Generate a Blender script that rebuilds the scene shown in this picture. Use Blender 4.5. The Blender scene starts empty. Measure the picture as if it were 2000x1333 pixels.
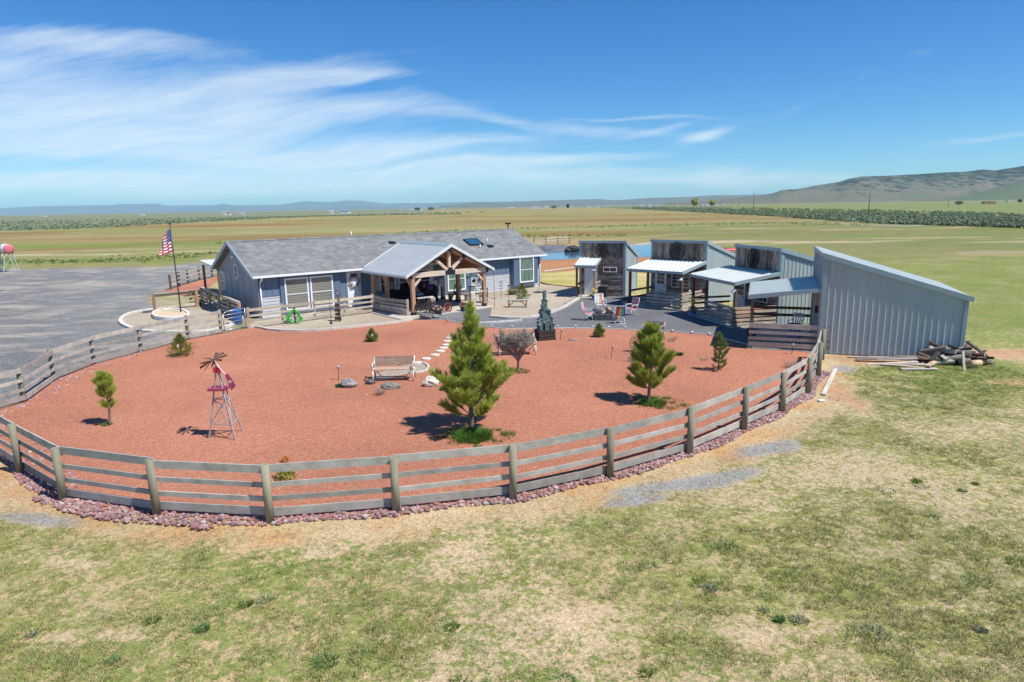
import bpy, bmesh, math, random
import numpy as np
from mathutils import Vector, Matrix
from mathutils.geometry import tessellate_polygon
R_=math.radians
random.seed(7)
sc=bpy.context.scene
col=sc.collection
# ------------------------------------------------------------ camera model
FP=1300.;H=6.2;PIT=R_(11.42);ROL=R_(.95)
F=np.array([0,math.cos(PIT),-math.sin(PIT)]);_R=np.array([1.,0,0]);_U=np.array([0,math.sin(PIT),math.cos(PIT)])
CR=_R*math.cos(ROL)-_U*math.sin(ROL);CU=_U*math.cos(ROL)+_R*math.sin(ROL)
def ray(x,y): return F+(x-1000)/FP*CR+(666.5-y)/FP*CU
def G(x,y,z=0.):
    """survey of the photograph: the place on the level z that pixel x,y shows"""
    d=ray(x,y);t=(z-H)/d[2];return (float(d[0]*t),float(d[1]*t))
def HT(bx,by,tx,ty):
    g=G(bx,by);d=ray(tx,ty);t=(g[0]**2+g[1]**2)/(g[0]*d[0]+g[1]*d[1]);return float(H+t*d[2])
cam=bpy.data.cameras.new('camera');co=bpy.data.objects.new('camera',cam);col.objects.link(co)
m=Matrix(((CR[0],CU[0],-F[0],0),(CR[1],CU[1],-F[1],0),(CR[2],CU[2],-F[2],H),(0,0,0,1)))
co.matrix_world=m;cam.sensor_width=36;cam.lens=36*FP/2000;cam.clip_start=.1;cam.clip_end=60000
sc.camera=co
# ------------------------------------------------------------ materials
def newmat(name):
    mt=bpy.data.materials.new(name);mt.use_nodes=True;nt=mt.node_tree;nt.nodes.clear()
    o=nt.nodes.new('ShaderNodeOutputMaterial');b=nt.nodes.new('ShaderNodeBsdfPrincipled');nt.links.new(b.outputs[0],o.inputs[0])
    return mt,nt,b
def N(nt,t,**k):
    n=nt.nodes.new(t)
    for a,v in k.items():
        if a in n.inputs.keys(): n.inputs[a].default_value=v
        else: setattr(n,a,v)
    return n
def coords(nt,space='Object',scale=(1,1,1)):
    if space=='World': src=nt.nodes.new('ShaderNodeNewGeometry').outputs['Position']
    else: src=nt.nodes.new('ShaderNodeTexCoord').outputs['Object']
    mp=nt.nodes.new('ShaderNodeMapping');mp.inputs['Scale'].default_value=scale;nt.links.new(src,mp.inputs[0]);return mp.outputs[0]
def noise(nt,vec,scale,detail=4,rough=.6,dist=0):
    n=nt.nodes.new('ShaderNodeTexNoise');n.inputs['Scale'].default_value=scale;n.inputs['Detail'].default_value=detail;n.inputs['Roughness'].default_value=rough;n.inputs['Distortion'].default_value=dist
    nt.links.new(vec,n.inputs['Vector']);return n.outputs['Fac']
def ramp(nt,fac,stops):
    r=nt.nodes.new('ShaderNodeValToRGB');e=r.color_ramp.elements
    while len(e)<len(stops): e.new(.5)
    for i,(p,c) in enumerate(stops):
        e[i].position=p;e[i].color=(*c,1) if len(c)==3 else c
    nt.links.new(fac,r.inputs[0]);return r.outputs[0]
def mix(nt,fac,a,b,mode='MIX'):
    n=nt.nodes.new('ShaderNodeMix');n.data_type='RGBA';n.blend_type=mode
    for s,v in ((n.inputs[0],fac),(n.inputs[6],a),(n.inputs[7],b)):
        if isinstance(v,(int,float)): s.default_value=v
        elif isinstance(v,tuple): s.default_value=(*v,1) if len(v)==3 else v
        else: nt.links.new(v,s)
    return n.outputs[2]
def math_(nt,op,a,b=0.,c=None,clamp=False):
    n=nt.nodes.new('ShaderNodeMath');n.operation=op;n.use_clamp=clamp
    for i,v in enumerate((a,b,c)):
        if v is None: continue
        if isinstance(v,(int,float)): n.inputs[i].default_value=v
        else: nt.links.new(v,n.inputs[i])
    return n.outputs[0]
def bump(nt,b,h,strength=.4,dist=.02):
    n=nt.nodes.new('ShaderNodeBump');n.inputs['Strength'].default_value=strength;n.inputs['Distance'].default_value=dist
    nt.links.new(h,n.inputs['Height']);nt.links.new(n.outputs[0],b.inputs['Normal'])
MATS={}
def S(c,f): return tuple(min(1,x*f) for x in c)
def mat(name,c,rough=.6,metal=0,var=.25,scale=3.,stretch=(1,1,1),bmp=0.,space='Object',c2=None,spec=.5,detail=5):
    """a plain material with uneven tone: noise in object space, stretched along the grain"""
    if name in MATS: return MATS[name]
    mt,nt,b=newmat(name);v=coords(nt,space,stretch)
    f=noise(nt,v,scale,detail,.62)
    cc=ramp(nt,f,[(.28,S(c,1-var)),(.5,c),(.72,c2 if c2 else S(c,1+var))])
    if 'wood' in name or name in ('worn_rail','cedar','old_board','bench_slat'):
        oi=nt.nodes.new('ShaderNodeObjectInfo');cc=mix(nt,1.,cc,ramp(nt,oi.outputs['Random'],[(0,(.74,.73,.71)),(.5,(1,1,1)),(1,(1.2,1.18,1.14))]),'MULTIPLY')
    nt.links.new(cc,b.inputs['Base Color']);b.inputs['Roughness'].default_value=rough;b.inputs['Metallic'].default_value=metal
    b.inputs['Specular IOR Level'].default_value=spec
    if bmp: bump(nt,b,noise(nt,v,scale*4,4),bmp,.02)
    MATS[name]=mt;return mt
def speck(name,base,dark,light,scale=60.,patch=None,patchscale=.35,rough=.95,bmp=.5,extra=None):
    """loose stone: cells of differing tone, larger patches and a rough relief"""
    mt,nt,b=newmat(name);v=coords(nt,'World')
    vo=nt.nodes.new('ShaderNodeTexVoronoi');vo.inputs['Scale'].default_value=scale;nt.links.new(v,vo.inputs['Vector'])
    sp=nt.nodes.new('ShaderNodeSeparateColor');nt.links.new(vo.outputs['Color'],sp.inputs[0])
    c=ramp(nt,sp.outputs[0],[(0,dark),(.3,S(base,.85)),(.6,base),(.93,S(base,1.15)),(.99,light)])
    f=noise(nt,v,7.,5,.7);c=mix(nt,1.,c,ramp(nt,f,[(.3,(.84,.82,.82)),(.7,(1.14,1.16,1.16))]),'MULTIPLY')
    f2=noise(nt,v,patchscale,6,.65,.6)
    if patch: c=mix(nt,ramp(nt,f2,[(.52,(0,0,0)),(.72,(1,1,1))]),c,patch)
    f3=noise(nt,v,patchscale*.5,4,.6);c=mix(nt,1.,c,ramp(nt,f3,[(.32,(.84,.82,.84)),(.5,(1,1,1)),(.68,(1.14,1.17,1.18))]),'MULTIPLY')
    # odd pale chips and dark bits
    vo2=nt.nodes.new('ShaderNodeTexVoronoi');vo2.inputs['Scale'].default_value=scale*.28;nt.links.new(v,vo2.inputs['Vector'])
    s2=nt.nodes.new('ShaderNodeSeparateColor');nt.links.new(vo2.outputs['Color'],s2.inputs[0])
    near=math_(nt,'LESS_THAN',vo2.outputs['Distance'],.22)
    c=mix(nt,math_(nt,'MULTIPLY',near,math_(nt,'GREATER_THAN',s2.outputs[1],.975)),c,light)
    c=mix(nt,math_(nt,'MULTIPLY',near,math_(nt,'LESS_THAN',s2.outputs[1],.12)),c,dark)
    nt.links.new(c,b.inputs['Base Color']);b.inputs['Roughness'].default_value=rough;b.inputs['Specular IOR Level'].default_value=.2
    h=math_(nt,'ADD',noise(nt,v,scale*.45,3,.7),math_(nt,'MULTIPLY',noise(nt,v,3.5,3),.6));bump(nt,b,h,bmp,.05)
    MATS[name]=mt;return mt
# ------------------------------------------------------------ mesh builder
class MB:
    def __init__(s): s.v=[];s.f=[];s.mi=[];s.M=Matrix();s.cur=0;s.sm=[];s.smooth=False
    def T(s,M): s.M=M;return s
    def add(s,vs,fs):
        b=len(s.v);s.v+=[tuple(s.M@Vector(p)) for p in vs]
        for f in fs: s.f.append(tuple(b+i for i in f));s.mi.append(s.cur);s.sm.append(s.smooth)
        return s
    def box(s,x0,x1,y0,y1,z0,z1):
        return s.add([(x0,y0,z0),(x1,y0,z0),(x1,y1,z0),(x0,y1,z0),(x0,y0,z1),(x1,y0,z1),(x1,y1,z1),(x0,y1,z1)],
            [(0,3,2,1),(4,5,6,7),(0,1,5,4),(1,2,6,5),(2,3,7,6),(3,0,4,7)])
    def cbox(s,cx,cy,cz,sx,sy,sz): return s.box(cx-sx/2,cx+sx/2,cy-sy/2,cy+sy/2,cz-sz/2,cz+sz/2)
    def beam(s,a,b,w,h,up=(0,0,1)):
        a=Vector(a);b=Vector(b);d=(b-a).normalized();u=Vector(up)
        if abs(d.dot(u))>.98: u=Vector((0,1,0))
        r=d.cross(u).normalized();u=r.cross(d)
        vs=[]
        for p in (a,b):
            for i,j in ((-1,-1),(1,-1),(1,1),(-1,1)): vs.append(p+r*(i*w/2)+u*(j*h/2))
        return s.add(vs,[(3,2,1,0),(4,5,6,7),(0,1,5,4),(1,2,6,5),(2,3,7,6),(3,0,4,7)])
    def cyl(s,a,b,r0,r1=None,n=10,caps=True):
        r1=r0 if r1 is None else r1;a=Vector(a);b=Vector(b);d=(b-a).normalized();u=Vector((0,0,1)) if abs(d.z)<.95 else Vector((1,0,0))
        x=d.cross(u).normalized();y=x.cross(d);vs=[]
        for p,r in ((a,r0),(b,r1)):
            for i in range(n):
                t=2*math.pi*i/n;vs.append(p+x*(r*math.cos(t))+y*(r*math.sin(t)))
        sm=s.smooth;s.smooth=True
        s.add(vs,[(i,i+n,(i+1)%n+n,(i+1)%n) for i in range(n)]);s.smooth=sm
        if caps:
            b0=len(s.v)-2*n
            s.f.append(tuple(b0+i for i in range(n)));s.f.append(tuple(b0+n+i for i in reversed(range(n))))
            s.mi+=[s.cur]*2;s.sm+=[False]*2
        return s
    def tube(s,pts,r,n=6):
        for a,b in zip(pts,pts[1:]): s.cyl(a,b,r,r,n)
        return s
    def prism(s,poly,off):
        """closed polygon (3D points) pushed by the vector off"""
        n=len(poly);o=Vector(off);ps=[Vector(p) for p in poly];vs=ps+[p+o for p in ps]
        return s.add(vs,[tuple(reversed(range(n))),tuple(range(n,2*n))]+[(i,(i+1)%n,(i+1)%n+n,i+n) for i in range(n)])
    def ring(s,c,ax,r,tr,n=28,k=6):
        c=Vector(c);ax=Vector(ax).normalized();u=Vector((0,0,1)) if abs(ax.z)<.9 else Vector((1,0,0));x=ax.cross(u).normalized();y=ax.cross(x)
        vs=[];fs=[]
        for i in range(n):
            t=2*math.pi*i/n;d=x*math.cos(t)+y*math.sin(t)
            for j in range(k):
                q=2*math.pi*j/k;vs.append(c+d*(r+tr*math.cos(q))+ax*(tr*math.sin(q)))
        for i in range(n):
            for j in range(k):
                a=i*k+j;b=i*k+(j+1)%k;c2=((i+1)%n)*k+(j+1)%k;d2=((i+1)%n)*k+j;fs.append((a,b,c2,d2))
        sm=s.smooth;s.smooth=True;s.add(vs,fs);s.smooth=sm;return s
    def blob(s,c,r,n=10,m_=7,jit=.15,sc_=(1,1,1),seed=0):
        rd=random.Random(seed);vs=[];fs=[]
        for j in range(m_+1):
            ph=math.pi*j/m_
            for i in range(n):
                t=2*math.pi*i/n;k=r*(1+rd.uniform(-jit,jit)) if 0<j<m_ else r
                vs.append((c[0]+k*sc_[0]*math.sin(ph)*math.cos(t),c[1]+k*sc_[1]*math.sin(ph)*math.sin(t),c[2]+k*sc_[2]*math.cos(ph)))
        for j in range(m_):
            for i in range(n): fs.append((j*n+i,(j+1)*n+i,(j+1)*n+(i+1)%n,j*n+(i+1)%n))
        return s.add(vs,fs)
    def lathe(s,prof,c=(0,0,0),n=14):
        vs=[];fs=[];k=len(prof)
        for i in range(n):
            t=2*math.pi*i/n
            for r,z in prof: vs.append((c[0]+r*math.cos(t),c[1]+r*math.sin(t),c[2]+z))
        for i in range(n):
            for j in range(k-1): a=i*k+j;b=((i+1)%n)*k+j;fs.append((a,b,b+1,a+1))
        sm=s.smooth;s.smooth=True;s.add(vs,fs);s.smooth=sm;return s
    def build(s,name,mats,parent=None,loc=None,rot=None):
        me=bpy.data.meshes.new(name);me.from_pydata(s.v,[],s.f)
        if not isinstance(mats,(list,tuple)): mats=[mats]
        for q in mats: me.materials.append(q)
        me.polygons.foreach_set('material_index',s.mi);me.polygons.foreach_set('use_smooth',s.sm);me.update()
        o=bpy.data.objects.new(name,me);col.objects.link(o)
        if parent: o.parent=parent
        if loc is not None: o.location=loc
        if rot is not None: o.rotation_euler=rot
        return o
def tri_mesh(name,V,T,mats,parent=None,cols=None,smooth=False,loc=None):
    """mesh from numpy arrays: V (n,3), T (m,3 or 4)"""
    me=bpy.data.meshes.new(name);k=T.shape[1];me.vertices.add(len(V));me.vertices.foreach_set('co',np.ascontiguousarray(V,dtype=np.float32).ravel())
    me.loops.add(len(T)*k);me.loops.foreach_set('vertex_index',np.ascontiguousarray(T,dtype=np.int32).ravel())
    me.polygons.add(len(T));me.polygons.foreach_set('loop_start',np.arange(0,len(T)*k,k,dtype=np.int32))
    if smooth: me.polygons.foreach_set('use_smooth',np.ones(len(T),dtype=bool))
    if cols:
        for nm,c in cols.items():
            a=me.attributes.new(nm,'FLOAT_COLOR','POINT');a.data.foreach_set('color',np.ascontiguousarray(c,dtype=np.float32).ravel())
    if not isinstance(mats,(list,tuple)): mats=[mats]
    for q in mats: me.materials.append(q)
    me.update(calc_edges=True);me.validate()
    o=bpy.data.objects.new(name,me);col.objects.link(o)
    if parent: o.parent=parent
    if loc is not None: o.location=loc
    return o
def tag(o,label=None,cat=None,group=None,kind=None):
    if label: o['label']=label
    if cat: o['category']=cat
    if group: o['group']=group
    if kind: o['kind']=kind
    return o
def thing(name,label,cat,loc=(0,0,0),rz=0.,group=None):
    o=bpy.data.objects.new(name,None);o.empty_display_size=.2;col.objects.link(o)
    if len(loc)==2: loc=(loc[0],loc[1],0)
    o.location=loc;o.rotation_euler=(0,0,rz);return tag(o,label,cat,group)
def kids(o): return [c for c in bpy.data.objects if c.parent==o]
def dup(o,loc,rz=0.,label=None,scale=None):
    def cp(x,par):
        c=x.copy();col.objects.link(c)
        if par: c.parent=par
        for k in kids(x): cp(k,c)
        return c
    r=cp(o,None);r.location=loc if len(loc)==3 else (loc[0],loc[1],0);r.rotation_euler=(0,0,rz)
    if label: r['label']=label
    if scale: r.scale=(scale,)*3
    return r
# ------------------------------------------------------------ noise in numpy
def _h(ix,iy,seed):
    n=(ix*374761393+iy*668265263+seed*1442695041)&0xffffffff
    n=((n^(n>>13))*1274126177)&0xffffffff
    return ((n^(n>>16))&0xffff)/65535.
def vn(x,y,seed=0):
    ix=np.floor(x).astype(np.int64);iy=np.floor(y).astype(np.int64);fx=x-ix;fy=y-iy;fx=fx*fx*(3-2*fx);fy=fy*fy*(3-2*fy)
    a=_h(ix,iy,seed);b=_h(ix+1,iy,seed);c=_h(ix,iy+1,seed);d=_h(ix+1,iy+1,seed)
    return (a*(1-fx)+b*fx)*(1-fy)+(c*(1-fx)+d*fx)*fy
def fbm(x,y,seed=0,o=5,g=.55):
    s=0;a=1;t=0
    for i in range(o):
        s=s+a*vn(x*2**i+i*17.3,y*2**i-i*9.1,seed+i);t+=a;a*=g
    return s/t
def ss(x,a,b): t=np.clip((x-a)/(b-a),0,1);return t*t*(3-2*t)
def pdist(X,Y,pts,closed=False):
    d=np.full(X.shape,1e9);P=list(pts)+([pts[0]] if closed else [])
    for (ax,ay),(bx,by) in zip(P,P[1:]):
        vx,vy=bx-ax,by-ay;L=vx*vx+vy*vy+1e-9;t=np.clip(((X-ax)*vx+(Y-ay)*vy)/L,0,1)
        d=np.minimum(d,np.hypot(X-ax-t*vx,Y-ay-t*vy))
    return d
def inside(X,Y,pts):
    r=np.zeros(X.shape,bool);n=len(pts)
    for i in range(n):
        ax,ay=pts[i];bx,by=pts[(i+1)%n]
        c=((ay>Y)!=(by>Y))&(X<(bx-ax)*(Y-ay)/((by-ay) if by!=ay else 1e-9)+ax);r^=c
    return r
def sdf(X,Y,pts): d=pdist(X,Y,pts,True);return np.where(inside(X,Y,pts),-d,d)
def dens(pts,step,closed=True):
    out=[];P=list(pts)+([pts[0]] if closed else [])
    for a,b in zip(P,P[1:]):
        n=max(1,int(math.dist(a,b)/step))
        for i in range(n): out.append((a[0]+(b[0]-a[0])*i/n,a[1]+(b[1]-a[1])*i/n))
    if not closed: out.append(P[-1])
    return out
def smoothc(pts,it=2,closed=True):
    for _ in range(it):
        q=[];n=len(pts)
        rng=range(n) if closed else range(n-1)
        if not closed: q.append(pts[0])
        for i in rng:
            a=pts[i];b=pts[(i+1)%n];q+=[(a[0]*.75+b[0]*.25,a[1]*.75+b[1]*.25),(a[0]*.25+b[0]*.75,a[1]*.25+b[1]*.75)]
        if not closed: q.append(pts[-1])
        pts=q
    return pts
def sheet(name,pts,z,mt,rag=0.,seed=1,step=.6):
    P=dens(pts,step)
    if rag:
        a=np.array(P);n1=fbm(a[:,0]*.9,a[:,1]*.9,seed,4)-.5;n2=fbm(a[:,0]*.9+50,a[:,1]*.9,seed+9,4)-.5
        a[:,0]+=n1*rag;a[:,1]+=n2*rag;P=[tuple(q) for q in a]
    T=[]
    for a,b,c in tessellate_polygon([[Vector((x,y,0)) for x,y in P]]):
        ar=(P[b][0]-P[a][0])*(P[c][1]-P[a][1])-(P[c][0]-P[a][0])*(P[b][1]-P[a][1])
        if abs(ar)>1e-7: T.append((a,b,c) if ar>0 else (a,c,b))
    me=bpy.data.meshes.new(name);me.from_pydata([(x,y,z) for x,y in P],[],T);me.update();me.materials.append(mt)
    o=bpy.data.objects.new(name,me);col.objects.link(o);o['kind']='structure';return o
def px(*a): return [G(x,y) for x,y in a]
# ------------------------------------------------------------ sun, sky
SD=Vector((.88,-.475,0)).normalized();EL=R_(57)
sun=bpy.data.lights.new('sun','SUN');sun.energy=5.0;sun.angle=R_(.53);sun.color=(1,.965,.9)
so=bpy.data.objects.new('sun',sun);col.objects.link(so)
sdir=Vector((SD.x*math.cos(EL),SD.y*math.cos(EL),math.sin(EL)));so.rotation_euler=sdir.to_track_quat('Z','Y').to_euler()
w=bpy.data.worlds.new('World');sc.world=w;w.use_nodes=True;nt=w.node_tree;nt.nodes.clear()
out=nt.nodes.new('ShaderNodeOutputWorld');sky=nt.nodes.new('ShaderNodeTexSky');sky.sky_type='NISHITA';sky.sun_disc=False
sky.sun_elevation=EL;sky.sun_rotation=math.atan2(SD.x,SD.y);sky.altitude=1300;sky.air_density=1.0;sky.dust_density=.35;sky.ozone_density=2.5
bg=nt.nodes.new('ShaderNodeBackground');bg.inputs[1].default_value=.105
hs=nt.nodes.new('ShaderNodeHueSaturation');hs.inputs['Saturation'].default_value=1.3;nt.links.new(sky.outputs[0],hs.inputs['Color']);nt.links.new(mix(nt,1.,hs.outputs[0],(.56,.88,1.10),'MULTIPLY'),bg.inputs[0])
tc=nt.nodes.new('ShaderNodeTexCoord');sp=nt.nodes.new('ShaderNodeSeparateXYZ');nt.links.new(tc.outputs['Generated'],sp.inputs[0])
ya=math_(nt,'MAXIMUM',sp.outputs[1],.02);u=math_(nt,'DIVIDE',sp.outputs[0],ya);v=math_(nt,'DIVIDE',sp.outputs[2],ya)
def comb(x,y):
    c=nt.nodes.new('ShaderNodeCombineXYZ')
    for i,q in enumerate((x,y)):
        if isinstance(q,(int,float)): c.inputs[i].default_value=q
        else: nt.links.new(q,c.inputs[i])
    return c.outputs[0]
# warped, sheared wisps (fine fibres drawn out along the wind)
w1=noise(nt,comb(math_(nt,'MULTIPLY',u,1.5),math_(nt,'MULTIPLY',v,4.)),1.6,3,.5)
w2=math_(nt,'SUBTRACT',w1,.5)
vv=math_(nt,'ADD',v,math_(nt,'MULTIPLY',w2,.09));
fib=noise(nt,comb(math_(nt,'MULTIPLY',u,3.),math_(nt,'MULTIPLY',math_(nt,'SUBTRACT',vv,math_(nt,'MULTIPLY',u,.13)),34.)),1.5,13,.74,.12)
fib2=noise(nt,comb(math_(nt,'ADD',math_(nt,'MULTIPLY',u,2.),7.3),math_(nt,'MULTIPLY',math_(nt,'ADD',vv,math_(nt,'MULTIPLY',u,.02)),11.)),1.4,10,.68,.2)
def blobm(uc,vc,ur,vr,slope,amp):
    du=math_(nt,'SUBTRACT',u,uc);dv=math_(nt,'SUBTRACT',math_(nt,'SUBTRACT',vv,vc),math_(nt,'MULTIPLY',du,slope))
    a=math_(nt,'DIVIDE',du,ur);b=math_(nt,'DIVIDE',dv,vr)
    q=math_(nt,'ADD',math_(nt,'MULTIPLY',a,a),math_(nt,'MULTIPLY',b,b))
    return math_(nt,'MULTIPLY',math_(nt,'EXPONENT',math_(nt,'MULTIPLY',q,-1.)),amp)
BL=[(-.80,.205,.22,.032,-.05,1.1),(-.58,.232,.20,.020,-.12,.85),(-.33,.178,.17,.017,.17,1.1),(-.20,.185,.10,.010,.02,.8),(-.28,.140,.22,.022,.03,1.0),(-.62,.155,.22,.03,.05,.9),(-.75,.125,.40,.026,-.03,1.1),
    (-.55,.095,.45,.022,-.05,1.0),(-.15,.085,.22,.014,.04,.8),(-.75,.05,.6,.022,-.03,1.0),(-.15,.045,.5,.016,-.02,.9),(.05,.115,.22,.010,-.12,.55),(.33,.026,.32,.010,.02,.6),(.285,.093,.03,.008,.25,.9),
    (.20,.122,.10,.004,0.,.75),(.40,.135,.13,.012,.30,.24),(.56,.19,.16,.012,.33,.17),(.70,.085,.14,.006,.08,.45),(-.82,.30,.12,.012,-.08,.55),(.0,.06,.25,.008,.03,.8),(.22,.103,.06,.006,.2,.6),(-.05,.30,.3,.01,.0,.15)]
msk=None
for b_ in BL:
    q=blobm(*b_);msk=q if msk is None else math_(nt,'ADD',msk,q)
msk=math_(nt,'MINIMUM',msk,1.1)
tex=math_(nt,'ADD',math_(nt,'MULTIPLY',fib,.6),math_(nt,'MULTIPLY',fib2,.4))
cl=math_(nt,'MULTIPLY',math_(nt,'SUBTRACT',math_(nt,'ADD',tex,math_(nt,'MULTIPLY',msk,.40)),.60),2.3,None,True)
cl=math_(nt,'MULTIPLY',cl,math_(nt,'MINIMUM',math_(nt,'MULTIPLY',msk,2.2),1.))
up=math_(nt,'GREATER_THAN',sp.outputs[1],.02)
cl=math_(nt,'MULTIPLY',math_(nt,'MULTIPLY',cl,up),.68,None,True)
cb=nt.nodes.new('ShaderNodeBackground');cb.inputs[0].default_value=(.82,.90,.95,1);cb.inputs[1].default_value=.95
mx=nt.nodes.new('ShaderNodeMixShader');nt.links.new(cl,mx.inputs[0]);nt.links.new(bg.outputs[0],mx.inputs[1]);nt.links.new(cb.outputs[0],mx.inputs[2]);nt.links.new(mx.outputs[0],out.inputs[0])
sc.view_settings.view_transform='Standard';sc.view_settings.look='None';sc.view_settings.exposure=.22;sc.view_settings.gamma=1
sc.cycles.max_bounces=6;sc.cycles.diffuse_bounces=3;sc.cycles.glossy_bounces=3;sc.cycles.transparent_max_bounces=8;sc.cycles.volume_bounces=1
sc.cycles.use_denoising=True
# ------------------------------------------------------------ survey lines (world metres)
front=px((1598,735),(1579,770),(1528,805),(1453,841),(1347,888),(1192,933),(1002,975),(774,1000),(528,1020),(307,1007),(125,978),(40,925))
frontposts=[(12.38,25.9)]+front
leftcorner=px((-48,868),(-42,812))
back=px((47,786),(106,743),(184,712),(276,688),(368,664),(432,652))
fenceline=frontposts+leftcorner+back
gateA,gateB=G(433,652),G(487,642)
bedkerb=px((487,642),(503,641),(532,648),(603,649),(663,644),(780,632),(805,626))
yardedge=px((805,626),(868,626),(908,635),(983,644),(1044,643.5),(1089,642.5),(1182,643.5),(1314,650),(1385,656),(1473,678))
courtkerb=px((957,620),(1003,624),(1044,621),(1074,613),(1100,603),(1130,585))
kidney=px((234,629),(242,619),(262,611),(291,606),(340,602),(385,596),(430,590),(470,612),(475,622),(460,634),(430,645),(390,651),(332,651),(290,650),(262,645),(242,637))
red_poly=yardedge+[(12.3,27.9)]+fenceline+[gateA,gateB]+bedkerb[1:-1]
A0=G(511,623);TH=R_(39.2);EX=(math.cos(TH),math.sin(TH));EY=(-EX[1],EX[0])
def HL(s,t): return (A0[0]+s*EX[0]+t*EY[0],A0[1]+s*EX[1]+t*EY[1])
court_poly=yardedge+[(12.7,27.3),(14.5,31.5),(14.8,35),(13,41),(9.4,46)]+px((1216,578),(1134,581))+courtkerb[::-1]+[HL(12.3,-6.1),HL(6.9,-6.32)]
bed_poly=bedkerb+[HL(6.9,-6.2),HL(6.9,0.2),HL(-.2,0.2),HL(-.6,-.5)]+px((497,632))
bed2_poly=courtkerb+[G(1128,566),G(1100,560),G(1056,556),HL(21.6,.2),HL(12.,.2),HL(12.2,-6.3)]
drive_poly=px((-70,866),(-60,806))+back[:5]+px((405,660),(430,646),(390,652),(332,652),(262,646),(234,629),(262,610),(291,605),(303,606))+[(-27.5,50),(-28.5,56),(-29.2,66),(-25,72)]+px((380,514),(330,521),(150,524),(30,527),(-60,528))+[(-110,76),(-160,60),(-120,30),(-60,18),(-24,16.6)]
pond_poly=smoothc(px((1030,509),(1100,508),(1160,503),(1200,505),(1260,503),(1310,502))+[(24,80),(27,92),(27,104),(24,112)]+px((1262,479),(1225,480),(1190,484),(1140,486),(1100,491),(1062,492),(1020,492)),2)
backred=[(-28.2,53.6)]+px((351,560),(368,555),(390,548),(415,543),(440,536))+[HL(0,14),HL(0,7.3),HL(-.1,5.5),(-21.3,46.5)]
fieldred=smoothc(px((1040,531),(1130,531),(1180,515),(1215,513),(1260,511),(1300,508),(1300,501),(1215,504),(1120,506),(1040,507)),1)
drygrass=smoothc(px((1050,558),(1056,553),(1135,561),(1170,560),(1260,560),(1300,515),(1120,529),(1050,533)),1)
# ------------------------------------------------------------ ground
nr,nc=1120,300
D=2.2*np.exp(np.linspace(0,math.log(32000/2.2),nr));Yr=D-8
# push some rows into the near field
uu=np.linspace(-1.25,1.25,nc);DD,UU=np.meshgrid(D,uu,indexing='ij');X=(UU*DD);Y=np.repeat(Yr[:,None],nc,1)
sd_y=sdf(X,Y,red_poly)
near=Y<400
def lerp(a,b,t): return a+(b-a)*t[...,None]
def C(*c): return np.array(c,float)
soil=C(.52,.40,.26);straw=C(.41,.32,.165);grn=C(.25,.26,.09);lush=C(.18,.23,.065);orange=C(.47,.28,.14);redbr=C(.245,.165,.068);sage=C(.19,.22,.145);gravel=C(.215,.21,.205)
n1=fbm(X*.16,Y*.16,1,6);n2=fbm(X*.05+9,Y*.05,5,5);n3=fbm(X*.9,Y*.9,9,4);n4=fbm(X*.35+30,Y*.35,13,5)
A=np.zeros(X.shape+(3,))+soil
A=lerp(A,straw,ss(n4,.35,.65)*.75)
B=np.zeros(A.shape)+grn;B=lerp(B,lush,ss(n1,.5,.68)*.8);B=lerp(B,straw*.9,ss(n2,.5,.7)*.35)
veg=.50+(n4-.5)*.62+(n2-.5)*.25+(n3-.5)*.7
# lusher by the bottom left, drier on the lower right
veg+=.16*ss(-X,2,9)*ss(16-Y,0,5)+.28*ss(2.6-np.hypot((X-17.5)/2.2,(Y-22)/1.6),0,1.6)
veg-=.03*ss(X,2,9)*ss(14-Y,0,3);olive=ss(X,1,8)*ss(30-Y,0,10);veg+=.09*olive;B=lerp(B,C(.245,.235,.085),olive*.65);A=lerp(A,C(.44,.36,.235),olive*.75)
# trampled dry strip outside the fence
fd=pdist(X,Y,[(15.5,25.9),(12.9,25.6)]+frontposts+leftcorner)+ (fbm(X*.8,Y*.8,21,4)-.5)*1.0
dry=ss(1.45-fd,0,.9)*(sd_y>-.5)
veg-=dry*.75;A=lerp(A,orange,dry*ss(fbm(X*1.1,Y*1.1,31,4),.38,.6)*.85);A=lerp(A,soil*1.05,dry*ss(n3,.5,.75)*.5)
# gravel spills and the reddish earth by the shed
for (cx,cy,rx,ry,an) in ((*G(1520,870),1.15,.42,.45),(*G(1400,935),1.0,.33,.4),(*G(1290,950),1.0,.35,.3),(*G(55,1010),1.0,.3,-.3),(*G(1650,720),.7,.6,.2),(*G(1250,975),.7,.2,.3)):
    ca,sa=math.cos(an),math.sin(an);q=np.hypot(((X-cx)*ca+(Y-cy)*sa)/rx,(-(X-cx)*sa+(Y-cy)*ca)/ry)+(n3-.5)*1.3
    k=ss(1.25-q,0,.5);A=lerp(A,C(.27,.275,.28),k*.9);veg-=k*.5
for (cx,cy,rx,ry) in ((*G(1690,700),1.1,.6),(*G(1960,690),2.2,.9),(*G(1640,770),.55,1.9),(*G(1985,745),1.3,.5)):
    q=np.hypot((X-cx)/rx,(Y-cy)/ry)+(n3-.5)*1.2;k=ss(1.3-q,0,.7);A=lerp(A,C(.46,.27,.17),k*.8);veg-=k*.6
for (cx,cy,rx,ry) in ((*G(140,1100),.35,.14),(*G(180,1240),.9,.2),(*G(900,1280),.6,.2),(*G(1150,1190),.5,.17),(*G(1080,1205),.4,.12),(*G(1500,1230),.9,.22),(*G(1880,1190),.6,.25),(*G(620,1080),.5,.15)):
    q=np.hypot((X-cx)/rx,(Y-cy)/ry)+(n3-.5)*3.2;k=ss(1.3-q,0,1.0);A=lerp(A,C(.56,.43,.29),k*.6);veg-=k*.28
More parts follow.
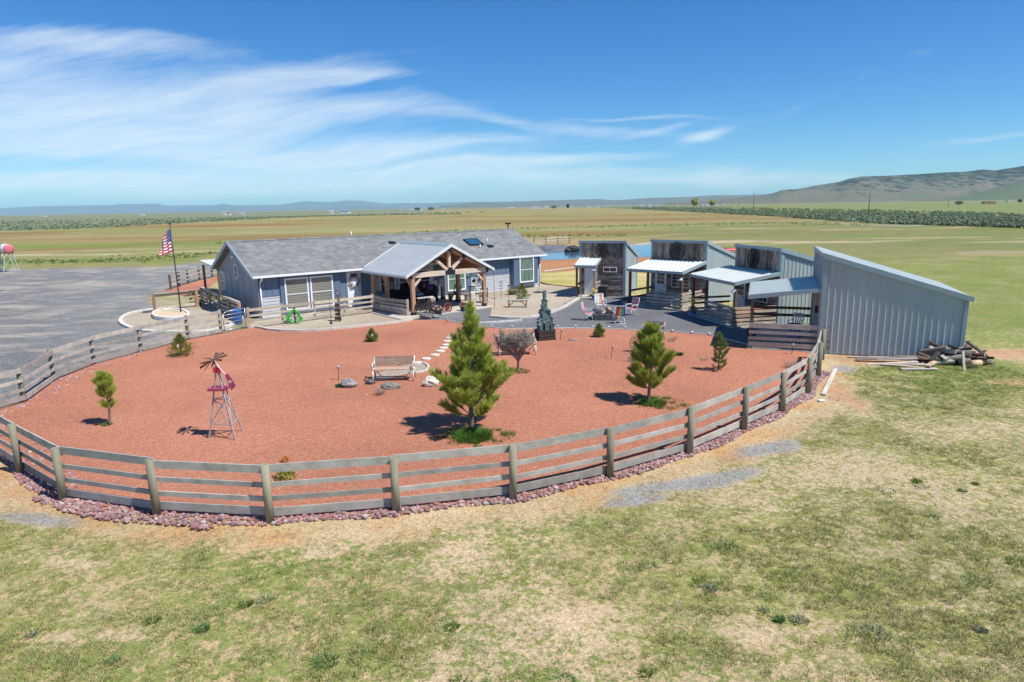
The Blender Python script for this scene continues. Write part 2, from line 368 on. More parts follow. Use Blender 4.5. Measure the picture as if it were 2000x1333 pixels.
# shed side, grass green again
rk=ss(X-13,0,5)*ss(Y-26,0,7);veg+=.26*rk*(Y<75);A=lerp(A,C(.29,.275,.13),rk*.8);B=lerp(B,C(.175,.215,.065),rk*.75)
# far field: long stripes that follow the old plough lines
LY=np.log(np.maximum(Y,3));uX=X/np.maximum(Y,1)
far=ss(Y,62,85)
def band(lst,w,wr=.35,seed=40):
    q=sorted([(g[0]/g[1],math.log(g[1])) for g in [G(*p) for p in lst]]);L=np.interp(uX,[a for a,_ in q],[b for _,b in q])
    return np.exp(-(((LY-L)+(fbm(X*.02,Y*.012,seed,4)-.5)*w*2.2)/w)**2)
streak=fbm(X*.012+3,Y*.022,51,6)
mid=lerp(lerp(np.zeros(A.shape)+C(.30,.235,.115),C(.25,.25,.10),ss(streak,.42,.6)),C(.36,.31,.17),ss(fbm(X*.02,Y*.035,55,5),.52,.68)*.6)
mid=lerp(mid,redbr,np.clip(band([(0,492),(200,484),(400,472),(440,468)],.07)+band([(0,459),(400,444),(800,430),(1100,432),(1300,428)],.16)+.8*band([(0,455),(500,436),(900,423),(1400,419)],.10,seed=44)+.7*band([(1000,453),(1300,452),(1500,450)],.05,seed=46),0,1)*ss(fbm(X*.015,LY*10,61,4),.3,.52)*.9)
gb=np.clip(band([(0,510),(100,512),(300,505),(420,497)],.09,seed=71)+band([(420,476),(700,463),(850,452),(1000,447),(1300,439),(1500,437),(1700,440)],.045,seed=72)+.5*band([(1000,461),(1200,460)],.04,seed=73),0,1)*ss(fbm(X*.08,LY*30,75,4),.25,.5)
mid=lerp(mid,C(.165,.23,.06),gb*.75)
# right-hand meadow beyond the sheds
rm=ss(uX,.12,.3)*ss(300-Y,0,120)
meadow=lerp(lerp(np.zeros(A.shape)+C(.205,.21,.09),C(.165,.205,.07),ss(fbm(X*.06,Y*.08,81,6),.42,.62)*.8),C(.38,.31,.19),ss(fbm(X*.05,Y*.09,83,6),.54,.68)*.7)
mid=lerp(mid,meadow,rm*.85)
mid=lerp(mid,C(.50,.41,.28),np.clip(band([(1650,470),(1800,467),(2000,466)],.05,seed=85)+.5*band([(1000,473),(1150,475)],.03,seed=86),0,1)*ss(fbm(X*.06,LY*30,87,4),.42,.6)*.8)
# sagebrush flats
def above(lst):
    q=sorted([(g[0]/g[1],math.log(g[1])) for g in [G(*p) for p in lst]]);return LY-np.interp(uX,[a for a,_ in q],[b for _,b in q])
sgl=above([(-400,458),(0,451),(200,445),(400,433.5),(600,423),(800,417.5)]);sgr=above([(1150,405.5),(1230,409),(1500,422),(1700,436),(2000,444),(2500,452)])
k=ss(sgl+(fbm(X*.02,Y*.01,91,3)-.5)*.04,0,.02)*(uX<-.13);mid=lerp(mid,sage,k*.9)
k=ss(sgr,0,.03)*(uX>.1);mid=lerp(mid,C(.15,.18,.09),k)
k=ss(above([(1230,403.5),(1500,412),(1700,419),(2000,430),(2500,440)]),0,.05)*(uX>.1);mid=lerp(mid,C(.205,.235,.10),k)
k=ss(LY,math.log(1500),math.log(3500));mid=lerp(mid,C(.21,.22,.13),k)
A=lerp(A,mid,far);B=lerp(B,mid*.85,far);veg=veg*(1-far)+.5*far
# yellow-green rough grass round the pond, pink bank, gravel fringe of the drive
k=ss(.8-sdf(X,Y,drygrass)+(n4-.5)*3,0,1.2);A=lerp(A,C(.52,.42,.21),k*.85);B=lerp(B,C(.37,.34,.10),k*.85);veg+=k*(fbm(X*.5,Y*.5,19,4)-.5)*1.2
k=ss(.6-sdf(X,Y,fieldred)+(n4-.5)*2,0,1.);A=lerp(A,C(.42,.17,.10),k*.9);B=lerp(B,C(.40,.20,.10),k*.7)
dp=sdf(X,Y,pond_poly);k=ss(3.2-dp,0,2)*(dp>0)*(Y>88);A=lerp(A,C(.50,.40,.32),k);B=lerp(B,C(.45,.38,.28),k*.8)
k=ss(.4-pdist(X,Y,px((1065,491),(1095,490)))/5,0,.3);A=lerp(A,C(.13,.14,.16),k);B=lerp(B,C(.13,.14,.16),k)
ddv=sdf(X,Y,drive_poly);k=ss(1.8-ddv+(n4-.5)*5,0,2.4)*(ddv>-.5)*(X<-13);A=lerp(A,gravel,k*.9);B=lerp(B,gravel*.9,k*.55)
k=np.exp(-(pdist(X,Y,px((1650,437),(1780,440),(1830,436),(1760,432),(1700,428)))/3)**2);A=lerp(A,C(.3,.28,.26),k*.8);B=lerp(B,C(.3,.28,.26),k*.8)
A=lerp(A,C(.44,.36,.26),np.exp(-(pdist(X,Y,px((1020,474),(1200,465),(1330,455),(1480,451)))/1.5)**2)*.7)
ins=ss(sd_y,.0,.5)*ss(sdf(X,Y,court_poly),0,.5)*ss(ddv,0,.8)*ss(sdf(X,Y,bed_poly),0,.5)*ss(sdf(X,Y,bed2_poly),0,.5)*ss(sdf(X,Y,kidney),0,.5)
Z=-ins*(n4*.05+ss(Y,60,120)*n2*.35*ss(4000-Y,0,2000))
Z=Z*ss(dp,1.,4.)*ss(ddv,.9,2.5)
V=np.stack([X,Y,Z],-1).reshape(-1,3)
ii=np.arange(nr*nc).reshape(nr,nc);T=np.stack([ii[:-1,:-1],ii[:-1,1:],ii[1:,1:],ii[1:,:-1]],-1).reshape(-1,4)
one=np.ones(X.shape+(1,))
mt,nt,b=newmat('ground');at=nt.nodes.new('ShaderNodeAttribute');at.attribute_name='earth';bt=nt.nodes.new('ShaderNodeAttribute');bt.attribute_name='plants'
vw=coords(nt,'World');f1=noise(nt,vw,9.,8,.72);f2=noise(nt,vw,1.8,5,.65);f3=noise(nt,vw,34.,4,.7);f4=noise(nt,vw,.32,6,.62)
f5=noise(nt,vw,4.2,6,.7);mk=math_(nt,'ADD',math_(nt,'ADD',math_(nt,'ADD',math_(nt,'MULTIPLY',math_(nt,'SUBTRACT',f1,.5),3.0),math_(nt,'MULTIPLY',math_(nt,'SUBTRACT',f5,.5),2.2)),math_(nt,'MULTIPLY',math_(nt,'SUBTRACT',f2,.5),.8)),bt.outputs['Alpha'])
mk=math_(nt,'MULTIPLY',math_(nt,'SUBTRACT',mk,.30),2.6,None,True)
c=mix(nt,mk,at.outputs['Color'],bt.outputs['Color'])
c=mix(nt,1.,c,ramp(nt,f3,[(.3,(.6,.6,.56)),(.47,(1,1,1)),(.68,(1.4,1.36,1.3))]),'MULTIPLY');c=mix(nt,1.,c,ramp(nt,noise(nt,vw,13.,5,.75),[(.34,(.62,.63,.56)),(.48,(1.02,1.02,1.)),(.66,(1.3,1.27,1.2))]),'MULTIPLY')  # dark ends of the fine noise paint in shade between the grass tufts
c=mix(nt,1.,c,ramp(nt,f4,[(.3,(.86,.88,.86)),(.7,(1.12,1.1,1.1))]),'MULTIPLY')
nt.links.new(c,b.inputs['Base Color']);b.inputs['Roughness'].default_value=1;b.inputs['Specular IOR Level'].default_value=.05
bump(nt,b,math_(nt,'ADD',f1,math_(nt,'MULTIPLY',f3,.4)),.7,.07)
g=tri_mesh('ground',V,T,mt,cols={'earth':np.concatenate([A,one],-1).reshape(-1,4),'plants':np.concatenate([B,veg[...,None]],-1).reshape(-1,4)},smooth=True);g['kind']='structure'
# ------------------------------------------------------------ sheets laid on it
redm=speck('red_cinder',(.515,.21,.12),(.22,.085,.055),(.70,.46,.36),70.,patch=(.44,.175,.11),patchscale=.28,bmp=.75)
darkm=speck('dark_gravel',(.18,.18,.182),(.06,.06,.062),(.42,.42,.44),48.,patch=(.19,.19,.2),bmp=.7)
peam=speck('pea_gravel',(.46,.385,.285),(.24,.19,.14),(.72,.66,.56),60.,patch=(.40,.35,.28),bmp=.6)
drm=speck('drive_gravel',(.215,.213,.205),(.10,.10,.10),(.5,.48,.45),30.,patch=(.42,.37,.29),patchscale=.11,bmp=.5)
nt=drm.node_tree;b=[n for n in nt.nodes if n.type=='BSDF_PRINCIPLED'][0];c0=b.inputs['Base Color'].links[0].from_socket
v1=coords(nt,'World',(.16,.3,1));f=noise(nt,v1,1.3,7,.6,1.2);c=mix(nt,ramp(nt,f,[(.50,(0,0,0)),(.64,(.75,.75,.75))]),c0,(.40,.355,.285))
f=noise(nt,coords(nt,'World',(.4,.8,1)),.7,7,.68,.8);c=mix(nt,1.,c,ramp(nt,f,[(.35,(.78,.79,.8)),(.6,(1.12,1.11,1.1))]),'MULTIPLY')
f=noise(nt,coords(nt,'World'),.5,6,.7);c=mix(nt,ramp(nt,f,[(.60,(0,0,0)),(.70,(.55,.55,.55))]),c,(.20,.23,.11));nt.links.new(c,b.inputs['Base Color'])
sheet('driveway',drive_poly,.006,drm,rag=1.4,seed=3,step=.5)
sheet('gravel_courtyard',court_poly,.012,darkm)
sheet('gravel_bed',bed_poly,.018,peam);sheet('gravel_bed',bed2_poly,.018,peam);sheet('gravel_bed',kidney,.012,peam)
sheet('red_cinder_yard',red_poly,.024,redm);sheet('red_cinder_yard',backred,.012,redm)
# pond
mt,nt,b=newmat('water');b.inputs['Base Color'].default_value=(.05,.13,.20,1);b.inputs['Roughness'].default_value=.07;b.inputs['IOR'].default_value=1.33
vw=coords(nt,'World',(.6,1,1));bump(nt,b,noise(nt,vw,3.,3,.6),.10,.05)
pond=sheet('pond',pond_poly,.02,mt,step=3);pond.name='pond_water'
# kerbs
conc=mat('concrete',(.55,.51,.45),.9,var=.14,scale=1.5,space='World',bmp=.15)
concw=mat('white_stone',(.66,.62,.55),.85,var=.14,scale=3,space='World',bmp=.2)
def kerb(pts,wd,h,mt,closed=False,z0=0.,smooth_=1):
    P=smoothc(pts,smooth_,closed) if smooth_ else pts;P=dens(P,.9,closed)
    mb=MB();n=len(P);off=[]
    for i in range(n):
        a=P[i-1] if (closed or i) else P[i];b=P[(i+1)%n] if (closed or i<n-1) else P[i]
        dx,dy=b[0]-a[0],b[1]-a[1];L=math.hypot(dx,dy) or 1;off.append((-dy/L*wd/2,dx/L*wd/2))
    for i in range(n if closed else n-1):
        j=(i+1)%n;e=.012;ax,ay=P[i];bx,by=P[j];L=math.dist(P[i],P[j]);ux,uy=(bx-ax)/L*e,(by-ay)/L*e
        q=[(ax+off[i][0]+ux,ay+off[i][1]+uy),(ax-off[i][0]+ux,ay-off[i][1]+uy),(bx-off[j][0]-ux,by-off[j][1]-uy),(bx+off[j][0]-ux,by+off[j][1]-uy)]
        mb.prism([(x,y,z0) for x,y in q],(0,0,h))
    o=mb.build('kerb',mt);o['kind']='structure';return o
kerb(bedkerb+px((806,625)),.16,.13,conc);kerb(courtkerb,.24,.11,conc);kerb(kidney,.22,.12,concw,True)
kerb(px((905,633),(960,632),(1000,629),(1020,628)),.12,.10,concw)
kerb(yardedge[1:],.05,.07,concw,smooth_=0);kerb(px((1045,548),(1070,557),(1100,560),(1135,563)),.10,.08,mat('red_kerb',(.42,.24,.17),.9,space='World'))
kerb(px((1062,531),(1090,527),(1125,523),(1150,519)),.2,.06,concw)
kerb(px((760,706),(772,713),(790,716),(812,713)),.10,.07,concw)
# ------------------------------------------------------------ hills
def hill(name,prof,Df,Dr,mt,seed,nrow=26,rough=.1,nx=340):
    xs=np.array([p[0] for p in prof],float);ys=np.array([p[1] for p in prof],float)
    U=[];Hh=[]
    for x,y in zip(xs,ys):
        d=ray(x,y);U.append(d[0]/d[1]);Hh.append(max(.5,H+Dr*d[2]/d[1]))
    U=np.array(U);Hh=np.array(Hh);u=np.linspace(U.min(),U.max(),nx);h=np.interp(u,U,Hh)
    t=np.concatenate([np.linspace(0,1,nrow),1+np.linspace(.08,.8,8)])
    TT,UU=np.meshgrid(t,u,indexing='ij');YY=Df+(Dr-Df)*TT;XX=UU*YY
    s=Dr*.004;g1=fbm(XX/(Dr*.025)+YY/(Dr*.05),YY/(Dr*.12),seed,5)
    pr=np.where(TT<=1,TT**1.35,np.maximum(0,1-(TT-1)*.9))
    ZZ=h[None,:]*pr*(1+(g1-.62)*rough*8*(1-np.clip(TT,0,1)**3))*1.
    ZZ+=(fbm(XX/(Dr*.003),YY/(Dr*.003),seed+3,4)-.5)*h.max()*.02*np.clip(TT*3,0,1)
    ZZ=np.maximum(ZZ,-2)*np.clip(TT*6,0,1)-1
    V=np.stack([XX,YY,ZZ],-1).reshape(-1,3);a,b_=TT.shape;ii=np.arange(a*b_).reshape(a,b_);T=np.stack([ii[:-1,:-1],ii[:-1,1:],ii[1:,1:],ii[1:,:-1]],-1).reshape(-1,4)
    o=tri_mesh(name,V,T,mt,smooth=True);o['kind']='structure';return o
def hillmat(name,base,tree,scale,grass,amt=.5,ztree=0.):
    mt,nt,b=newmat(name);v=coords(nt,'World',(1,.35,2.));f=noise(nt,v,scale,8,.7);f2=noise(nt,coords(nt,'World'),scale*.18,5,.6)
    c=ramp(nt,f2,[(.35,grass),(.65,base)])
    z=nt.nodes.new('ShaderNodeSeparateXYZ');nt.links.new(coords(nt,'World'),z.inputs[0])
    zz=math_(nt,'MULTIPLY',math_(nt,'SUBTRACT',z.outputs[2],ztree*.45),.5/max(ztree,1),None)
    k=math_(nt,'MULTIPLY',math_(nt,'SUBTRACT',math_(nt,'ADD',f,math_(nt,'MULTIPLY',zz,.5) if ztree else 0.),.60-amt*.1),9.,None,True)
    c=mix(nt,k,c,tree);nt.links.new(c,b.inputs['Base Color']);b.inputs['Roughness'].default_value=1;b.inputs['Specular IOR Level'].default_value=0
    return mt
m1=hillmat('far_hills',(.06,.065,.065),(.02,.03,.03),.0016,(.14,.13,.11),.5);m2=hillmat('mid_hills',(.12,.115,.085),(.03,.045,.03),.006,(.14,.14,.09),.6)
m3=hillmat('near_hills',(.19,.155,.115),(.02,.03,.018),.022,(.12,.135,.08),1.1,200.);m4=hillmat('spur',(.13,.145,.085),(.06,.07,.04),.02,(.105,.14,.07),.2)
hill('hills',[(-700,412),(-400,410),(-150,409),(0,407),(60,404),(100,402.5),(220,401),(234,399),(304,398),(329,402),(420,401),(434,398.5),(466,401.5),(550,400),(598,393),(640,395.5),(675,392),(705,392.5),(752,398),(790,397),(840,396.7),(927,394.5),(1000,394),(1078,391.5),(1150,391),(1250,392),(1400,393)],18000,24000,m1,3,rough=.06)
hill('hills',[(860,402),(927,396),(1000,395),(1060,392),(1100,391),(1172,389),(1200,391.5),(1267,387),(1347,385),(1391,381.5),(1447,381),(1510,379),(1560,378),(1640,378),(1800,376)],8500,11000,m2,8,rough=.06)
hill('hills',[(1300,397),(1400,390),(1480,383),(1510,377.5),(1527,371),(1560,369),(1597,362),(1636,356),(1660,349),(1681,345),(1755,342.7),(1800,340),(1846,337),(1885,335.5),(1919,331),(1944,333),(1970,329),(2000,324),(2100,318),(2300,308),(2600,310)],3300,4800,m3,13,rough=.09)
hill('hills',[(1780,396),(1850,388),(1900,379),(1930,371),(1965,362),(2000,350),(2100,336),(2300,325),(2600,320)],2700,3500,m4,17,rough=.05)
# ------------------------------------------------------------ air
mt=bpy.data.materials.new('haze');mt.use_nodes=True;nt=mt.node_tree;nt.nodes.clear();o_=nt.nodes.new('ShaderNodeOutputMaterial');pv=nt.nodes.new('ShaderNodeVolumePrincipled')
pv.inputs['Color'].default_value=(.52,.80,1,1);pv.inputs['Density'].default_value=4.6e-5;pv.inputs['Anisotropy'].default_value=.0
nt.links.new(pv.outputs[0],o_.inputs['Volume'])
hz=MB().box(-30000,30000,-600,25500,-9,350).build('haze',mt);hz['kind']='stuff'
# ------------------------------------------------------------ object materials
greywood=mat('grey_wood',(.36,.34,.30),.9,var=.3,scale=2.5,stretch=(1,1,1),bmp=.2,space='World')
postwood=mat('post_wood',(.25,.235,.165),.9,var=.3,scale=2.2,stretch=(3,3,.6),bmp=.3,space='World')
bluewood=mat('worn_rail',(.47,.40,.32),.85,var=.3,scale=2,stretch=(1,1,2),bmp=.2,space='World')
brownwood=mat('brown_post',(.16,.09,.055),.85,var=.35,scale=3,stretch=(3,3,.5),bmp=.2)
cedar=mat('cedar',(.46,.28,.17),.7,var=.3,scale=2.2,stretch=(3,3,.5),bmp=.15)
palecedar=mat('pale_cedar',(.62,.50,.38),.7,var=.2,scale=2.2,stretch=(1,3,3),bmp=.1)
ceil=mat('cedar_boards',(.36,.16,.085),.7,var=.3,scale=3,stretch=(1,4,1))
black=mat('black_metal',(.025,.026,.03),.45,.3,var=.2)
white=mat('white_trim',(.80,.81,.83),.5,var=.04,scale=2)
navy=mat('navy_boards',(.13,.18,.25),.6,var=.10,scale=2,stretch=(2,2,.4),bmp=.05)
navyd=mat('navy_batten',(.10,.16,.27),.6,var=.10,scale=2)
lap=mat('grey_siding',(.48,.485,.505),.65,var=.07,scale=2,bmp=.05)
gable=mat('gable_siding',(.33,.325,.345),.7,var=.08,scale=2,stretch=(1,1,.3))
concp=mat('porch_slab',(.50,.45,.38),.85,var=.14,scale=2,bmp=.1)
metal_blue=mat('steel_roof',(.39,.42,.44),.5,.0,var=.08,scale=1.2)
metal_pale=mat('pale_steel',(.66,.70,.67),.5,.0,var=.06,scale=1.2)
metal_trim=mat('steel_trim',(.30,.38,.40),.5,0,var=.06,scale=1.2)
metal_wall=mat('steel_wall',(.42,.47,.465),.5,.0,var=.09,scale=1.1,stretch=(1,1,.3))
galv=mat('galvanised',(.45,.46,.48),.4,.6,var=.15)
def barnmat(name,horiz):
    mt,nt,b=newmat(name);v=coords(nt,'Object',(1.2,1,9) if horiz else (9,1,1.2));f=noise(nt,v,2.2,7,.7,.4);f2=noise(nt,coords(nt,'Object',(.8,1,3.7) if horiz else (3.7,1,.8)),1.9,3,.6)
    c=ramp(nt,f,[(.25,(.045,.035,.028)),(.40,(.17,.13,.10)),(.54,(.36,.30,.25)),(.72,(.62,.56,.50))])
    c=mix(nt,1.,c,ramp(nt,f2,[(.3,(.6,.56,.54)),(.7,(1.3,1.26,1.22))]),'MULTIPLY');g_=nt.nodes.new('ShaderNodeNewGeometry');c=mix(nt,1.,c,ramp(nt,g_.outputs['Random Per Island'],[(0,(.38,.36,.35)),(.4,(.8,.78,.77)),(1,(1.35,1.33,1.3))]),'MULTIPLY');nt.links.new(c,b.inputs['Base Color']);b.inputs['Roughness'].default_value=.95;bump(nt,b,f,.6,.03);return mt
barnh=barnmat('barn_wood_h',True);barnv=barnmat('barn_wood_v',False)
mt,nt,b=newmat('shingles');vo=coords(nt,'Object');br=nt.nodes.new('ShaderNodeTexBrick');br.inputs['Scale'].default_value=1;br.inputs['Brick Width'].default_value=.34;br.inputs['Row Height'].default_value=.15;br.inputs['Mortar Size'].default_value=.006
br.inputs['Color1'].default_value=(.155,.16,.158,1);br.inputs['Color2'].default_value=(.235,.24,.235,1);br.inputs['Mortar'].default_value=(.12,.12,.13,1);nt.links.new(vo,br.inputs['Vector'])
c=mix(nt,1.,br.outputs['Color'],ramp(nt,noise(nt,vo,1.1,6,.7),[(.3,(.8,.82,.84)),(.7,(1.22,1.18,1.14))]),'MULTIPLY');c=mix(nt,1.,c,ramp(nt,noise(nt,vo,30.,3,.7),[(.3,(.8,.8,.8)),(.7,(1.2,1.2,1.2))]),'MULTIPLY')
nt.links.new(c,b.inputs['Base Color']);b.inputs['Roughness'].default_value=.95;bump(nt,b,br.outputs['Fac'],.4,.02);shingle=mt
mt,nt,b=newmat('window_glass');vo=coords(nt,'Object',(1,1,1));wv=nt.nodes.new('ShaderNodeTexWave');wv.wave_type='BANDS';wv.bands_direction='Z';wv.inputs['Scale'].default_value=3.2;nt.links.new(vo,wv.inputs['Vector'])
nt.links.new(ramp(nt,wv.outputs['Fac'],[(.2,(.13,.13,.11)),(.7,(.30,.29,.25))]),b.inputs['Base Color']);b.inputs['Roughness'].default_value=.08;b.inputs['Specular IOR Level'].default_value=.6;blindglass=mt
mt,nt,b=newmat('dark_glass');b.inputs['Base Color'].default_value=(.02,.025,.03,1);b.inputs['Roughness'].default_value=.05;b.inputs['Specular IOR Level'].default_value=.7;darkglass=mt
mt,nt,b=newmat('curtain_glass');vo=coords(nt,'Object');f=noise(nt,coords(nt,'Object',(6,1,.3)),1.5,3);nt.links.new(ramp(nt,f,[(.3,(.07,.12,.09)),(.7,(.20,.27,.22))]),b.inputs['Base Color']);b.inputs['Roughness'].default_value=.06;curtglass=mt
def window(par,cx,y,cz,wd,ht,glass,sash='h',tr=.09,name='window',div=0):
    """a framed window on a wall whose outer face is at y, looking towards -y"""
    f=MB();x0,x1,z0,z1=cx-wd/2,cx+wd/2,cz-ht/2,cz+ht/2
    f.box(x0-tr,x0,y-.06,y+.02,z0-tr,z1+tr).box(x1,x1+tr,y-.06,y+.02,z0-tr,z1+tr).box(x0,x1,y-.06,y+.02,z1,z1+tr).box(x0,x1,y-.075,y+.02,z0-tr,z0)
    if sash=='h': f.box(x0,x1,y-.045,y+.01,cz-.02,cz+.02)
    if sash=='v': f.box(cx-.02,cx+.02,y-.045,y+.01,z0,z1)
    if sash=='g':
        for k in range(1,3): xx=x0+(x1-x0)*k/3;f.box(xx-.012,xx+.012,y-.045,y+.01,z0,z1)
        for k in range(1,4): zz=z0+(z1-z0)*k/4;f.box(x0,x1,y-.04,y+.01,zz-.012,zz+.012)
    w_=f.build(name,white,par);MB().box(x0,x1,y-.02,y+.005,z0,z1).build('pane',glass,w_);return w_
# ------------------------------------------------------------ the ranch house
LH=21.8;WD=7.3;EZ=2.45;RT=3.75;RZ=4.3;k_=(RZ-EZ)/(RT+.35)
hs_=thing('ranch_house','long single storey house with grey shingle roof and navy and pale grey siding','house',(*A0,0),TH)
w_=MB();w_.box(0,LH,0,WD,0,EZ+.1);w_.build('wall',lap,hs_)
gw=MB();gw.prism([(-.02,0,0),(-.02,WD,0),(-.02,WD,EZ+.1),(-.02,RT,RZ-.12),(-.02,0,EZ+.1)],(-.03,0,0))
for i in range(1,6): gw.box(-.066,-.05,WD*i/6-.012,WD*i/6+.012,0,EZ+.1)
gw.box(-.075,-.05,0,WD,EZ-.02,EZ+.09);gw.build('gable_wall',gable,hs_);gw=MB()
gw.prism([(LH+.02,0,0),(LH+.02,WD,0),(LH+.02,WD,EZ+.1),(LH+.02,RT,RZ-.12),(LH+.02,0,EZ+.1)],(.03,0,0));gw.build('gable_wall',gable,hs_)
def zr(t): return EZ+(t+.35)*k_
X0,X1=-.45,LH+.35
rf=MB();th=.1
rf.prism([(X0,-.38,zr(-.38)),(X0,RT,RZ),(X0,RT,RZ+th),(X0,-.38,zr(-.38)+th)],(X1-X0,0,0))
kb=(RZ-EZ)/(WD+.35-RT);rf.prism([(X0,RT,RZ),(X0,WD+.35,EZ),(X0,WD+.35,EZ+th),(X0,RT,RZ+th)],(X1-X0,0,0))
roof=rf.build('roof',shingle,hs_)
cap=MB()
for i in range(44): cap.prism([(X0+i*.515,RT-.16,RZ+th-.045),(X0+i*.515,RT,RZ+th+.03),(X0+i*.515,RT+.16,RZ+th-.045)],(.50,0,0))
cap.build('ridge_cap',shingle,roof)
for xx in (X0-.03,X1):
    fa=MB()
    fa.prism([(xx,-.40,zr(-.40)-.10),(xx,RT,RZ-.10),(xx,RT,RZ+.12),(xx,-.40,zr(-.40)+.12)],(.03,0,0))
    fa.prism([(xx,RT,RZ-.10),(xx,WD+.37,EZ-.10),(xx,WD+.37,EZ+.12),(xx,RT,RZ+.12)],(.03,0,0))
    fa.build('fascia',mat('fascia_grey',(.50,.52,.56),.6,var=.05),hs_)
gu=MB();gu.box(X0,X1,-.50,-.39,zr(-.38)-.03,zr(-.38)+.09);gu.build('gutter',white,hs_)
for sx in (.06,LH-.05):
    d_=MB();d_.tube([(sx,-.44,zr(-.38)-.03),(sx,-.44,zr(-.38)-.12),(sx,-.08,EZ-.35),(sx,-.08,.12),(sx,-.25,.05)],.045,6);d_.build('downspout',white,hs_)
# lap boards low on the front, board-and-batten above
def lapseg(x0,x1,z0,z1):
    z=z0;lp=MB()
    while z<z1-.02:
        e=min(z+.19,z1);lp.prism([(x0,0,z),(x0,-.045,z),(x0,-.02,e),(x0,0,e)],(x1-x0,0,0));z+=.19
    lp.build('lap_siding',lap,hs_)
lapseg(0,1.2,.02,1.3);lapseg(7.1,11.9,.3,1.9);lapseg(12.,18.85,.02,1.3);lapseg(21.25,LH,.02,1.4)
def npan(x0,x1,y0,y1,z0,z1,batt=(),belt=False):
    p=MB().box(x0,x1,y0,y1,z0,z1).build('navy_panel',navy,hs_);b=MB()
    for x in batt: MB().box(x-.025,x+.025,y0-.02,y0,z0+.055,z1-.03).build('batten',navyd,p)
    if belt: b.box(x0,x1,y0-.03,y0,z0-.03,z0+.05).build('belt_trim',navyd,p)
ar=lambda a,b,s:[a+i*s for i in range(int((b-a)/s)+1)]
npan(0,1.2,-.035,0,1.3,EZ,ar(.06,1.15,.36),True);npan(5.0,5.45,-.04,0,.05,EZ);npan(12.,18.85,-.035,0,1.3,EZ,ar(12.05,18.8,.42),True);npan(21.25,LH,-.035,0,1.4,EZ)
npan(6.5,7.1,-.04,0,.1,EZ);npan(1.2,5.0,-.14,0,.12,EZ,(1.25,1.42,4.65,4.95));npan(18.85,21.25,-.40,0,.34,EZ,(18.9,19.1,19.3,20.95,21.1,21.2));npan(12.3,15.1,-.10,-.035,.25,EZ,(12.4,12.8,14.8,15.0))
for cx in (2.18,3.75): window(hs_,cx,-.14,1.28,1.28,1.75,blindglass)
window(hs_,20.1,-.40,1.47,1.25,1.75,curtglass)
window(hs_,8.35,-.045,1.35,1.0,1.3,darkglass);window(hs_,9.75,-.045,1.35,1.05,1.3,darkglass);window(hs_,11.05,-.045,1.35,1.0,1.3,darkglass)
window(hs_,13.8,-.10,1.25,1.35,1.5,curtglass)
dr=MB();dr.box(5.5,6.42,-.06,0,.12,2.3);dr.box(5.62,6.3,-.075,-.06,.3,1.0).box(5.62,6.3,-.075,-.06,1.2,2.1)
door=dr.build('door',white,hs_);MB().cyl((6.32,-.06,1.12),(6.32,-.13,1.12),.03).cyl((6.32,-.06,1.28),(6.32,-.10,1.28),.025).build('handle',black,door)
MB().box(5.72,6.2,-.10,-.06,2.02,2.2).build('door_sign',mat('old_brass',(.10,.07,.05),.6),hs_)
ov=MB();n=18
ov.T(Matrix.Translation((-.05,RT-.1,2.55))@Matrix.Rotation(R_(-90),4,'Z'));
for i in range(n):
    a=2*math.pi*i/n;b_=2*math.pi*(i+1)/n
    ov.beam((.30*math.cos(a),-.03,.46*math.sin(a)),(.30*math.cos(b_),-.03,.46*math.sin(b_)),.09,.07,(0,1,0))
o=ov.build('oval_window',white,hs_);ov=MB();ov.T(Matrix.Translation((-.05,RT-.1,2.55))@Matrix.Rotation(R_(-90),4,'Z'));ov.prism([(.28*math.cos(2*math.pi*i/n),-.0,.44*math.sin(2*math.pi*i/n)) for i in range(n)],(0,-.02,0));ov.build('pane',darkglass,o)
sw=MB().T(Matrix.Translation((-.05,6.55,0))@Matrix.Rotation(R_(-90),4,'Z'));f=MB();f.M=sw.M
f.box(-.45,-.37,-.05,0,1.15,2.35).box(.37,.45,-.05,0,1.15,2.35).box(-.45,.45,-.05,0,2.27,2.35).box(-.45,.45,-.05,0,1.15,1.23).box(-.37,.37,-.04,0,1.72,1.77)
o=f.build('window',white,hs_);f=MB();f.M=sw.M;f.box(-.37,.37,-.02,0,1.23,2.27).build('pane',curtglass,o)
MB().box(-.16,-.05,RT+.05,RT+.45,3.35,3.5).tube([(-.1,RT,3.4),(-.1,RT-.5,3.15)],.02,5).build('gable_light',white,hs_)
def RP(x,y,off=0.):
    """where the line of sight through x,y meets the front roof slope (house coordinates)"""
    d=ray(x,y);n=Vector((-EX[1]*-k_,EX[0]*-k_,1)) # z-k*t = EZ+.35k+th
    c0=EZ+.35*k_+th+off
    tA=-(A0[0]*EY[0]+A0[1]*EY[1]);dt=d[0]*EY[0]+d[1]*EY[1];s=(c0+k_*tA-H)/(d[2]-k_*dt)
    X_,Y_=d[0]*s-A0[0],d[1]*s-A0[1];return (X_*EX[0]+Y_*EX[1],X_*EY[0]+Y_*EY[1])
s0,t0=RP(924,474.5);sl=math.atan(k_);Mr=Matrix.Translation((s0,t0,zr(t0)+th))@Matrix.Rotation(sl,4,'X')
q=MB().T(Mr);q.box(-.62,-.55,-.5,.5,0,.12).box(.55,.62,-.5,.5,0,.12).box(-.55,.55,.43,.5,0,.12).box(-.55,.55,-.5,-.43,0,.12)
sk=q.build('skylight',black,hs_);MB().T(Mr).box(-.55,.55,-.43,.43,.02,.09).build('pane',mat('blue_glass',(.02,.09,.18),.06,var=.1),sk)
